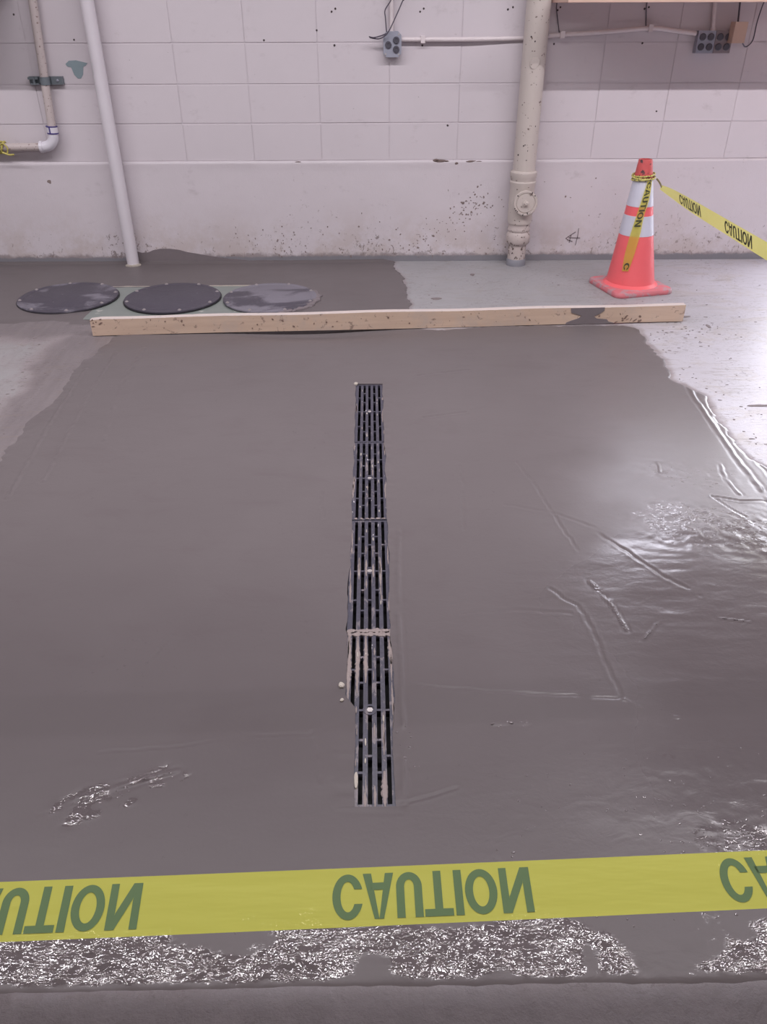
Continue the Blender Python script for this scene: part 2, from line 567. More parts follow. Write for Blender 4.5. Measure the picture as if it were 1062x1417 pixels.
fx = list(np.linspace(-6, -2.9, 8)[:-1]) + list(np.arange(-2.9, 2.9, 0.02)) + list(np.linspace(2.9, 6, 8))
fy = list(np.linspace(-8, 0.2, 14)[:-1]) + grow(0.2, 5.10, 0.010, 0.022)
floor = gridmesh('floor', np.array(fx), np.array(fy), old_z, M['old'],
                 keep=lambda x, y: ~((np.abs(x - GX) < 0.075) & (y > GY0 - 0.03) & (y < GY1 + 0.03)),
                 attrs=dict(stain=stain_f, grey=grey_f, damp=damp_f))
tag(floor, kind='structure')

LINES = [  # trowel cuts and ridges: polyline, height, half width
    ([(0.512, 2.406), (0.553, 2.207), (0.585, 2.01), (0.607, 1.854)], -0.0022, 0.004),
    ([(0.198, 3.189), (0.303, 3.219), (0.436, 3.249)], -0.003, 0.006),
    ([(0.196, 2.769), (0.284, 2.794), (0.374, 2.818)], -0.003, 0.006),
    ([(0.305, 2.384), (0.3, 2.212), (0.28, 1.975)], -0.0016, 0.005),
    ([(0.605, 1.712), (0.631, 1.65), (0.646, 1.574), (0.656, 1.505)], 0.003, 0.004),
    ([(0.487, 1.682), (0.55, 1.606), (0.571, 1.49), (0.572, 1.372), (0.577, 1.274)], -0.0018, 0.005),
    ([(-0.525, 1.51), (-0.536, 1.488), (-0.558, 1.426)], -0.0022, 0.003),
    ([(-0.146, 1.187), (-0.136, 1.14), (-0.117, 1.046)], -0.0014, 0.003),
    ([(-0.148, 1.175), (-0.309, 1.174), (-0.432, 1.146), (-0.603, 1.135)], -0.0010, 0.003),
    ([(0.067, 0.998), (0.116, 1.011), (0.165, 1.028)], -0.0025, 0.003),
    ([(1.371, 3.212), (1.343, 2.908), (1.331, 2.676), (1.311, 2.416), (1.304, 2.146), (1.30, 1.6)], 0.0035, 0.008),
    ([(1.395, 2.85), (1.38, 2.55), (1.37, 2.262), (1.37, 1.9)], -0.0022, 0.006),
    ([(1.123, 2.159), (1.208, 2.13), (1.294, 2.124)], -0.005, 0.004),
    ([(1.123, 2.157), (1.165, 2.06), (1.20, 2.00)], -0.003, 0.004),
    ([(-0.68, 0.994), (-0.587, 1.027), (-0.491, 1.061), (-0.427, 1.082)], 0.0022, 0.006),
    ([(-0.18, 2.212), (-0.164, 2.045)], -0.0022, 0.003),
    ([(0.909, 1.551), (0.99, 1.533)], 0.002, 0.003),
    ([(0.686, 1.466), (0.75, 1.537)], 0.0022, 0.003),
    ([(0.26, 1.197), (0.351, 1.201)], 0.0022, 0.003),
    ([(0.43, 2.119), (0.585, 2.064), (0.701, 1.967)], -0.0012, 0.006),
    ([(0.233, 1.582), (0.391, 1.594), (0.524, 1.576)], -0.0012, 0.006),
    ([(0.103, 1.32), (0.273, 1.298), (0.409, 1.286), (0.576, 1.27)], -0.0020, 0.004),
    ([(0.576, 1.27), (0.632, 1.231), (0.692, 1.208)], 0.0020, 0.003),
    ([(1.236, 2.391), (1.213, 2.265), (1.224, 2.17)], 0.004, 0.005),
    ([(1.016, 2.396), (1.005, 2.319), (1.068, 2.318)], 0.0035, 0.004),
    ([(0.678, 1.968), (0.742, 1.87), (0.827, 1.728), (0.899, 1.642)], -0.0014, 0.006),
    ([(-1.30, 3.3), (-1.28, 2.8), (-1.22, 2.2)], 0.0035, 0.007),
    ([(-1.22, 3.5), (-1.20, 3.0), (-1.14, 2.3)], 0.0028, 0.006),
    ([(-1.10, 3.55), (-1.09, 3.1), (-1.02, 2.6)], 0.0014, 0.008),
    ([(0.075, 2.0), (0.062, 1.6), (0.06, 1.2), (0.055, 1.0)], 0.003, 0.006),
    ([(0.22, 0.87), (0.26, 0.82)], -0.002, 0.003),
]


def froth_f(X, Y):
    e = fbm(X, Y, 7, 4, 61) * 0.10
    f = sst(0.640, 0.665, Y) * (1 - sst(0.715, 0.765, Y + e))
    f = f * sst(-0.12, 0.05, fbm(X, Y, 5, 3, 67) + 0.12)
    lft = (1 - sst(0.02, 0.05, polydist(X, Y, [(-0.62, 0.99), (-0.50, 1.04), (-0.43, 1.08)]) + e * 0.2)) * 0.9
    lft = lft * sst(-0.1, 0.1, fbm(X, Y, 30, 3, 63))
    tr = (1 - sst(0.05, 0.16, polydist(X, Y, [(1.02, 2.30), (1.14, 2.27)]) + e * 0.5)) * 0.35
    tr2 = (1 - sst(0.06, 0.22, polydist(X, Y, [(0.96, 2.02), (1.12, 1.95), (1.5, 1.92)]) + e * 0.5)) * 0.5
    rr = sst(0.35, 0.75, X) * (1 - sst(1.05, 1.30, Y)) * sst(0.0, 0.2, fbm(X, Y, 9, 3, 71) + 0.05) * 0.55
    rr = np.maximum(rr, 0.17 * sst(0.15, 0.6, X) * (1 - sst(1.15, 1.5, Y)) * sst(-0.1, 0.15, fbm(X, Y, 5, 3, 73)))
    rr = np.maximum(rr, 0.9 * (1 - sst(0.004, 0.012, polydist(X, Y, [(0.612, 1.70), (0.640, 1.62), (0.657, 1.505)]))))
    return np.maximum.reduce([f, lft, tr, tr2, rr])


def slick_f(X, Y):
    e = fbm(X, Y, 3, 4, 81) * 0.18
    lim = np.interp(X, [0.4, 0.62, 0.75, 0.95, 1.2, 1.6], [1.75, 1.86, 1.97, 2.03, 1.97, 1.93])
    return (1 - sst(-0.10, 0.06, Y + e * 0.35 - lim)) * sst(0.2, 0.8, X + e) * sst(0.8, 1.0, Y)


def wave_f(X, Y):
    return sst(0.0, 0.5, X + 0.15) * (1 - sst(1.7, 2.0, Y)) + 0.10 * (1 - sst(0.8, 1.3, Y))


def sheen_f(X, Y):
    return sst(0.5, 1.0, X + fbm(X, Y, 4, 4, 87) * 0.25) * sst(1.9, 2.0, Y) * (1 - sst(2.6, 3.3, Y))


def fresh_z(X, Y):
    s = patch_s(X, Y)
    z = 0.004 + fbm(X, Y, 2.2, 3, 21) * 0.0035
    z = z + fbm(X * 0.6, Y * 1.8, 11, 3, 23) * 0.0012 * (0.25 + slick_f(X, Y) * sst(0.1, 0.5, X))
    wob = fbm(X, Y, 22, 3, 25)
    for pts, h, hw in LINES:
        hw = hw * 0.75
        x0 = min(p[0] for p in pts) - 0.06; x1 = max(p[0] for p in pts) + 0.06
        y0 = min(p[1] for p in pts) - 0.06; y1 = max(p[1] for p in pts) + 0.06
        mk = (X > x0) & (X < x1) & (Y > y0) & (Y < y1)
        if not mk.any(): continue
        d = polydist(X[mk] + wob[mk] * 0.008, Y[mk] + wob[mk] * 0.005, pts)
        gap = sst(-0.35, 0.0, fbm(X[mk], Y[mk], 18, 2, 27) + 0.1)
        z[mk] += h * (np.exp(-(d / hw) ** 2) - 0.35 * np.exp(-((d - 2.2 * hw) / hw) ** 2)) * gap
    z = z + froth_f(X, Y) * (fbm(X, Y, 45, 3, 29)) * 0.0035
    # the screeded face sags a little under the middle of the board
    z = z - 0.026 * np.exp(-((X + 0.28) / 0.40) ** 2) * np.exp(-((Y - 3.755) / 0.085) ** 2)
    # crumbly edge along the drain
    dg = np.abs(X - GX) - 0.062
    ne = (dg < 0.03) & (Y > GY0 - 0.02) & (Y < GY1 + 0.02)
    z = z + np.where(ne, fbm(X, Y, 40, 3, 43) * 0.0014 * (1 - np.clip(dg / 0.03, 0, 1)), 0)
    z = z + 0.010 * sst(5.03, 5.065, Y) * sst(0.02, 0.1, s)
    z = z - 0.030 * np.where(X < -1.0, 1 - sst(-0.25, 0.05, s), 1 - sst(-0.045, 0.020, s))
    return z


def open_l(Y):
    w_ = GX - 0.0575 + fbm(Y, Y * 0, 14, 4, 91) * 0.005
    k = sst(1.29, 1.23, Y) if False else (1 - sst(1.24, 1.30, Y))
    w_ = w_ + k * 0.024 - 0.004 * sst(1.50, 1.53, Y) * (1 - sst(1.76, 1.80, Y)) * 1
    return w_


def open_r(Y):
    return GX + 0.056 + fbm(Y, Y * 0 + 3, 14, 4, 93) * 0.006 - 0.004 * (1 - sst(1.15, 1.3, Y))


px_l = list(np.arange(-2.75, -1.5, 0.02)) + list(np.arange(-1.5, GX - 0.063, 0.0055))
px_r = list(np.arange(GX + 0.066, 1.62, 0.0055))
xs = np.array(px_l + [GX - 0.060, GX, GX + 0.060] + px_r)
IL = len(px_l)


def warp(X, Y):
    X = X.copy()
    inside = (Y > GY0 - 0.001) & (Y < GY1 + 0.001)
    X[:, IL] = np.where(inside[:, IL], open_l(Y[:, IL]), GX - 0.060)
    X[:, IL + 2] = np.where(inside[:, IL + 2], open_r(Y[:, IL + 2]), GX + 0.060)
    return X


ys = np.array(sorted(set([round(v, 5) for v in grow(0.56, 5.072, 0.0035, 0.0115)] + [GY0, GY1])))
ys = ys[np.concatenate([[True], np.diff(ys) > 0.0015]) | (ys == GY0) | (ys == GY1)]
XX, YY = np.meshgrid(xs, ys)
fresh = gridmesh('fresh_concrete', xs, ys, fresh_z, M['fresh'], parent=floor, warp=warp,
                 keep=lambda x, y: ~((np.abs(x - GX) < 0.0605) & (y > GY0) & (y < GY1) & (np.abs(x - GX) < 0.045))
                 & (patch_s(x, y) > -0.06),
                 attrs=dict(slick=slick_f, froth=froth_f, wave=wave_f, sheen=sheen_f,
                        wet=lambda X, Y: 1 - sst(0.9, 2.3, Y + fbm(X, Y, 2.5, 4, 95) * 0.3)))  # wetness plus the painted darkening, rising towards the near end
fresh['label'] = 'freshly troweled wet grey concrete'
# lips of the fresh concrete turned down around the drain
bm = bmesh.new()
yy = np.linspace(GY0, GY1, 400)
for fn, in ((open_l,), (open_r,)):
    xx = fn(yy)
    zt = fresh_z(xx.copy(), yy.copy())
    a = [bm.verts.new((x, y, z)) for x, y, z in zip(xx, yy, zt)]
    b = [bm.verts.new((x, y, -0.06)) for x, y in zip(xx, yy)]
    for i in range(len(a) - 1):
        bm.faces.new((a[i], a[i + 1], b[i + 1], b[i]))
for yv in (GY0, GY1):
    box(bm, GX - 0.07, GX + 0.07, yv - 0.012 if yv == GY0 else yv, yv if yv == GY0 else yv + 0.012, -0.06, 0.0025)
lip = bmo('concrete_edge', bm, M['cement_dark'], floor)

# small glossy domes added over the wet surface to catch lamp glints
rng = random.Random(61)
bm = bmesh.new()
pts = []
for i in range(95):
    pts.append((rng.uniform(0.22, 0.9), rng.uniform(0.74, 1.12)))
for i in range(90):
    pts.append((rng.uniform(0.45, 0.75) + abs(rng.gauss(0, 0.1)), rng.uniform(0.78, 1.0)))
for i in range(14): pts.append((rng.uniform(0.04, 0.09), rng.uniform(1.08, 1.2)))
for i in range(16): pts.append((rng.uniform(0.26, 0.351), 1.198 + rng.gauss(0, 0.004)))
for i in range(12):
    t = rng.random(); pts.append((0.605 + 0.05 * t, 1.712 - 0.207 * t))
for i in range(9):
    t = rng.random(); pts.append((0.686 + 0.064 * t, 1.466 + 0.071 * t))
for i in range(9):
    t = rng.random(); pts.append((0.909 + 0.08 * t, 1.551 - 0.018 * t))
for i in range(30): pts.append((rng.uniform(-0.62, 0.6), rng.uniform(0.73, 0.80)))
for i in range(34):
    t = rng.random(); pts.append((-0.62 + 0.2 * t + rng.gauss(0, 0.01), 1.0 + 0.08 * t + rng.gauss(0, 0.01)))
for x, y in pts:
    z = float(fresh_z(np.array([[x]]), np.array([[y]]))[0, 0])
    r1 = rng.uniform(0.0012, 0.0030); r2_ = r1 * rng.uniform(0.6, 1.6)
    rs_ = []
    for f, hh in ((1.0, -0.0004), (0.85, 0.30), (0.6, 0.62), (0.3, 0.85)):
        rs_.append([bm.verts.new((x + r2_ * f * math.cos(2 * math.pi * k / 8), y + r1 * f * math.sin(2 * math.pi * k / 8),
                                  z + (hh * r1 * 0.45 if hh > 0 else hh))) for k in range(8)])
    for q in range(3):
        for k in range(8):
            bm.faces.new((rs_[q][k], rs_[q][(k + 1) % 8], rs_[q + 1][(k + 1) % 8], rs_[q + 1][k]))
    bm.faces.new(rs_[3])
bead = NT('glint_gloss'); bead.out(lin(110, 102, 104), 0.06, spec=0.9)
o = bmo('glint_bead', bm, bead.m, floor, smooth=True)
o['kind'] = 'stuff'

# small dark pits and chips in the old slab
rng = random.Random(81)
bm = bmesh.new()
spots = []
for i in range(75): spots.append((rng.uniform(1.36, 2.4), rng.uniform(2.5, 4.0)))
for i in range(30): spots.append((1.62 + rng.gauss(0, 0.12), 3.72 + rng.gauss(0, 0.10)))
for i in range(40):
    y = rng.uniform(2.5, 3.75)
    spots.append((float(np.interp(y, [2.2, 2.6, 2.95, 3.13, 3.43, 3.8], [1.49, 1.41, 1.44, 1.34, 1.36, 1.38])) + abs(rng.gauss(0, 0.05)), y))
for i in range(26): spots.append((rng.uniform(0.3, 2.4), rng.uniform(3.95, 4.95)))
for i in range(34): spots.append((rng.uniform(-2.1, -1.42), rng.uniform(2.6, 3.9)))
for x, y in spots:
    if float(patch_s(np.array([x]), np.array([y]))[0]) > -0.03 or (abs(x - 1.5) < 0.24 and abs(y - 4.47) < 0.24): continue
    z = float(old_z(np.array([x]), np.array([y]))[0])
    blob(bm, (x, y, z + 0.0002), (1, 0, 0), (0, 1, 0), rng.uniform(0.002, 0.010), rng.uniform(0.0015, 0.0045), 0.0014, rng, 9, 0.7, rng.uniform(-0.5, 0.5))
for x, y, a, b in ((0.36, 4.28, 0.03, 0.02), (0.62, 4.75, 0.012, 0.02), (1.66, 3.95, 0.03, 0.012), (1.72, 3.80, 0.012, 0.025), (1.58, 2.86, 0.05, 0.010), (1.78, 3.0, 0.04, 0.008)):
    blob(bm, (x, y, 0.001), (1, 0, 0), (0, 1, 0), a, b, 0.002, rng, 14, 0.6)
o = bmo('floor_chip', bm, simple('dark_chip', lin(128, 118, 118), 0.7, 0.25, 60, 0.4), floor)
o['kind'] = 'stuff'

# ------------------------------------------------------------------ walls and ceiling
WY = 5.069
wall = None
B, RH = 0.4064, 0.2032
X0, Z0 = 0.1136, 0.601
XA, XB = X0 - 8 * B, X0 + 6 * B
ZT = Z0 + 7 * RH
bm = bmesh.new()
WX = X0 + 4 * B; WZ = Z0 + 5 * RH
box(bm, XA, WX, WY + 0.0032, WY + 0.20, Z0, ZT)           # mortar plane behind the blocks
box(bm, WX, XB, WY + 0.0032, WY + 0.20, Z0, WZ)
box(bm, -6, XA, WY, WY + 0.20, Z0, CEIL)
box(bm, XA, WX, WY, WY + 0.20, ZT, CEIL)
box(bm, WX, XB, WY, WY + 0.20, 2.227, CEIL)
box(bm, XB, 2.74, WY, WY + 0.20, Z0, CEIL)
box(bm, 2.74, 3.78, WY, WY + 0.20, 2.15, CEIL)
box(bm, 3.78, 6, WY, WY + 0.20, -0.05, CEIL)
wall = bmo('wall_back', bm, M['wall'])
tag(wall, kind='structure')
# blocks, one mesh shared by all
bm = bmesh.new()
box(bm, 0.0010, B - 0.0010, 0.0, 0.05, 0.0022, RH - 0.0022)
bmesh.ops.bevel(bm, geom=list(bm.edges), offset=0.0020, segments=2, affect='EDGES')
blk = bpy.data.meshes.new('block'); bm.to_mesh(blk); bm.free(); blk.materials.append(M['wall'])
rng = random.Random(5)
for r in range(7):
    for c in range(14 if r < 5 else 12):
        link('block', blk, None, wall, (XA + c * B, WY + rng.uniform(-0.0008, 0.0008), Z0 + r * RH))
# poured stem wall, slightly proud, lumpy
def stem_mesh():
    xs_ = np.arange(-3.2, 2.745, 0.02); zs = np.linspace(-0.04, 0.601, 40)
    X, Z = np.meshgrid(xs_, zs)
    Yy = WY - 0.0035 + fbm(X, Z, 5, 3, 101) * 0.0020 + fbm(X, Z, 30, 2, 103) * 0.0008
    Yy -= 0.004 * sst(0.55, 0.585, Z) * (0.5 + fbm(X, Z, 8, 3, 105))
    Yy += 0.006 * (1 - sst(0.001, 0.006, np.abs(X - (0.522 + 0.01 * np.sin(Z * 9))))) * (Z < 0.59)
    n_x = len(xs_)
    top = np.stack([xs_, np.full(n_x, WY + 0.02), np.full(n_x, 0.601)], -1)
    co = np.concatenate([np.stack([X, Yy, Z], -1).reshape(-1, 3), top])
    fs = []
    for j in range(len(zs)):
        for i in range(n_x - 1):
            a = j * n_x + i; b = (j + 1) * n_x + i
            fs.append((a, a + 1, b + 1, b))
    me = bpy.data.meshes.new('stem_wall')
    me.from_pydata(co.tolist(), [], fs)
    for p in me.polygons: p.use_smooth = True
    return me
stem = link('stem_wall', stem_mesh(), M['stem'], wall)
stem['label'] = 'poured concrete base under the blocks, stained at the foot'
bm = bmesh.new()
box(bm, -6, -3.2, WY - 0.003, WY + 0.2, -0.05, Z0)
box(bm, -3.2, 2.74, WY + 0.02, WY + 0.2, -0.05, Z0 - 0.0005)
bmo('footing', bm, M['stem'], wall)

# marks on the wall
rng = random.Random(11)
bm = bmesh.new()
for x, z in [(-0.185, 1.37), (-0.206, 1.357), (0.302, 1.369), (0.283, 1.356), (-0.196, 1.198), (0.299, 1.196), (0.768, 1.365),
             (0.795, 1.375), (1.044, 1.361), (1.058, 1.374), (1.526, 1.366), (1.549, 1.373), (1.043, 1.201), (1.544, 1.203),
             (-0.59, 1.223), (-1.952, 1.348), (-1.648, 1.229), (-0.293, 1.27), (0.46, 0.79), (1.69, 0.86), (1.60, 0.54), (0.50, 0.52)]:
    blob(bm, (x, WY + 0.0005, z), (1, 0, 0), (0, 0, 1), 0.006, 0.006, 0.002, rng, 8)
o = bmo('anchor_hole', bm, M['hole'], wall); o['kind'] = 'stuff'
bm = bmesh.new()
for x, z, a, b in [(0.416, 0.597, 0.040, 0.006), (0.395, 0.600, 0.02, 0.009), (0.46, 0.597, 0.02, 0.004), (0.609, 0.595, 0.03, 0.006),
                   (0.66, 0.594, 0.02, 0.003), (-0.44, 0.596, 0.02, 0.004), (0.52, 0.582, 0.012, 0.006)]:
    blob(bm, (x, WY - 0.004, z), (1, 0, 0), (0, 0, 1), a, b, 0.004, rng, 14, 0.5)
o = bmo('mortar_chip', bm, M['pipe_rust'], wall); o['kind'] = 'stuff'
o.data.materials.clear(); o.data.materials.append(simple('bare_mortar', lin(122, 106, 102), 0.8, 0.2, 60, 0.6))
# grime and flaked spots on the stem wall
GR = simple('flaked_paint', lin(136, 121, 118), 0.8, 0.2, 60, 0.6)
bm = bmesh.new()
pts = []
for k in range(70):   # diagonal trail of flakes up to the pipe
    t = rng.random()
    pts.append((0.25 + 0.42 * t + rng.gauss(0, 0.035), 0.06 + 0.31 * t + rng.gauss(0, 0.035)))
for k in range(45):
    pts.append((0.66 + rng.gauss(0, 0.07), 0.34 + rng.gauss(0, 0.05)))
for k in range(60):
    pts.append((rng.uniform(-1.0, 0.9), abs(rng.gauss(0, 0.12)) + 0.02))
for k in range(14):
    pts.append((-0.575 + rng.gauss(0, 0.012), rng.uniform(0.02, 0.2)))
for k in range(26):
    pts.append((rng.uniform(-0.8, 0.2), rng.uniform(0.02, 0.3)))
for k in range(22):
    pts.append((rng.uniform(1.0, 2.4), rng.uniform(0.02, 0.5)))
for x, z in pts:
    if z < 0.01 or z > 0.56: continue
    blob(bm, (x, WY - 0.0035, z), (1, 0, 0), (0, 0, 1), rng.uniform(0.0015, 0.0058), rng.uniform(0.0015, 0.0058), 0.0016, rng, 9, 0.75)
for x, z, a in [(0.703, 0.355, 0.013), (0.628, 0.30, 0.010), (0.394, 0.16, 0.012), (0.30, 0.085, 0.012), (0.57, 0.358, 0.014), (1.63, 0.355, 0.012), (-1.96, 0.49, 0.014)]:
    blob(bm, (x, WY - 0.0035, z), (1, 0, 0), (0, 0, 1), a * 0.7, a * 0.55, 0.002, rng, 12, 0.8)
o = bmo('paint_flake', bm, GR, wall); o['kind'] = 'stuff'
# teal patch of older paint
bm = bmesh.new()
polyplate(bm, [(-1.722, 1.113), (-1.700, 1.128), (-1.66, 1.130), (-1.625, 1.122), (-1.598, 1.116), (-1.610, 1.104), (-1.625, 1.098),
               (-1.634, 1.060), (-1.650, 1.040), (-1.668, 1.040), (-1.684, 1.058), (-1.694, 1.096), (-1.716, 1.100)],
          (0, WY, 0), (1, 0, 0), (0, 0, 1), 0.0015)
o = bmo('bare_paint_patch', bm, M['teal'], wall); o['label'] = 'blue-grey patch of older paint'
# pencilled scrawl
bm = bmesh.new()
for s_ in ([(1.302, 0.178), (1.243, 0.138), (1.262, 0.128), (1.290, 0.118)], [(1.262, 0.142), (1.335, 0.140)],
           [(1.318, 0.200), (1.318, 0.150), (1.310, 0.095)], [(1.276, 0.160), (1.268, 0.112)]):
    tube(bm, [(x, WY - 0.006, z) for x, z in s_], 0.0017, 5)
bmo('scrawl', bm, M['pencil'], wall)
# damp cement splashed up the foot of the wall right of the white pipe
bm = bmesh.new()
polyplate(bm, [(-1.52, -0.01), (-1.52, 0.078), (-1.50, 0.073), (-1.47, 0.066), (-1.43, 0.068), (-1.395, 0.082), (-1.35, 0.090), (-1.29, 0.090), (-1.23, 0.082),
               (-1.18, 0.068), (-1.10, 0.054), (-1.02, 0.040), (-0.93, 0.026), (-0.84, 0.018), (-0.78, 0.012), (-0.70, 0.016), (-0.60, 0.010), (-0.4, 0.004), (-0.4, -0.01)],
          (0, WY - 0.004, 0), (1, 0, 0), (0, 0, 1), 0.005)
o = bmo('cement_splash', bm, M['cement_dark'], wall); o['label'] = 'dark damp cement smeared up the wall foot'

for nm, b4 in (('wall_left', (-6.2, -6, -8, 5.27)), ('wall_right', (6, 6.2, -8, 5.27)), ('wall_front', (-6.2, 6.2, -8.2, -8))):
    bm = bmesh.new(); box(bm, b4[0], b4[1], b4[2], b4[3], -0.05, CEIL)
    tag(bmo(nm, bm, M['room_wall']), kind='structure')
bm = bmesh.new(); box(bm, -6.2, 6.2, -8.2, 5.27, CEIL, CEIL + 0.1)
tag(bmo('ceiling', bm, M['ceiling']), kind='structure')
bm = bmesh.new()
box(bm, 2.74, 2.79, WY - 0.01, WY + 0.21, -0.02, 2.15); box(bm, 3.73, 3.78, WY - 0.01, WY + 0.21, -0.02, 2.15)
box(bm, 2.79, 3.73, WY - 0.01, WY + 0.21, 2.10, 2.15)
tag(bmo('door_1', bm, M['fixture']), kind='structure')
bm = bmesh.new()
for a_ in ((WX, XB, WZ, WZ + 0.03), (WX, XB, 2.197, 2.227), (WX, WX + 0.03, WZ + 0.03, 2.197), (XB - 0.03, XB, WZ + 0.03, 2.197)):
    box(bm, a_[0], a_[1], WY + 0.03, WY + 0.09, a_[2], a_[3])
tag(bmo('window_1', bm, M['fixture']), kind='structure')

for x, y in LAMPS:
    bm = bmesh.new()
    box(bm, x - 0.88, x + 0.88, y - 0.10, y + 0.10, CEIL - 0.075, CEIL)
    o = bmo('ceiling_light', bm, M['fixture'], bevel=0.008)
    tag(o, 'white fluorescent strip light, ' + {-3.7: 'far left end of', -1.9: 'second from the left in', -0.1: 'middle of', 1.7: 'second from the right in', 3.5: 'far right end of'}[x]
        + (' the row over the wet concrete' if y > 0 else ' the row behind the camera'), 'light', 'fluorescent strip lights on the ceiling')

# ------------------------------------------------------------------ trench drain
bm = bmesh.new()
x0, x1 = GX - 0.066, GX + 0.066
box(bm, x0 - 0.004, x0, GY0 - 0.02, GY1 + 0.02, -0.14, -0.004)
box(bm, x1, x1 + 0.004, GY0 - 0.02, GY1 + 0.02, -0.14, -0.004)
box(bm, x0, x1, GY0 - 0.02, GY1 + 0.02, -0.145, -0.14)
box(bm, x0, x1, GY0 - 0.024, GY0 - 0.02, -0.14, -0.004)
box(bm, x0, x1, GY1 + 0.02, GY1 + 0.024, -0.14, -0.004)
ch = bmo('drain_channel', bm, M['channel'])
tag(ch, 'black trench channel sunk in the wet concrete under the row of grates', 'drain')


def mat_grate(name, film):
    n = NT(name)
    base = n.mix(n.noise(90, 3), lin(52, 50, 60), lin(84, 82, 96))
    f = n.noise(22, 5, 0.7, n.pos(1.4, 0.6, 1), 0.5)
    col = n.mix(n.ramp(f, film, film + 0.07), base, lin(118, 110, 114))
    w_ = n.noise(48, 3, 0.6, n.pos(1.3, 0.45, 1))
    col = n.mix(n.ramp(w_, 0.685, 0.71), col, lin(206, 200, 204))
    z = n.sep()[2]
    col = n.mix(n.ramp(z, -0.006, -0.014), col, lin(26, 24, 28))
    return n.out(col, 0.42, n.bump(n.noise(160, 3), 0.4, 0.002))


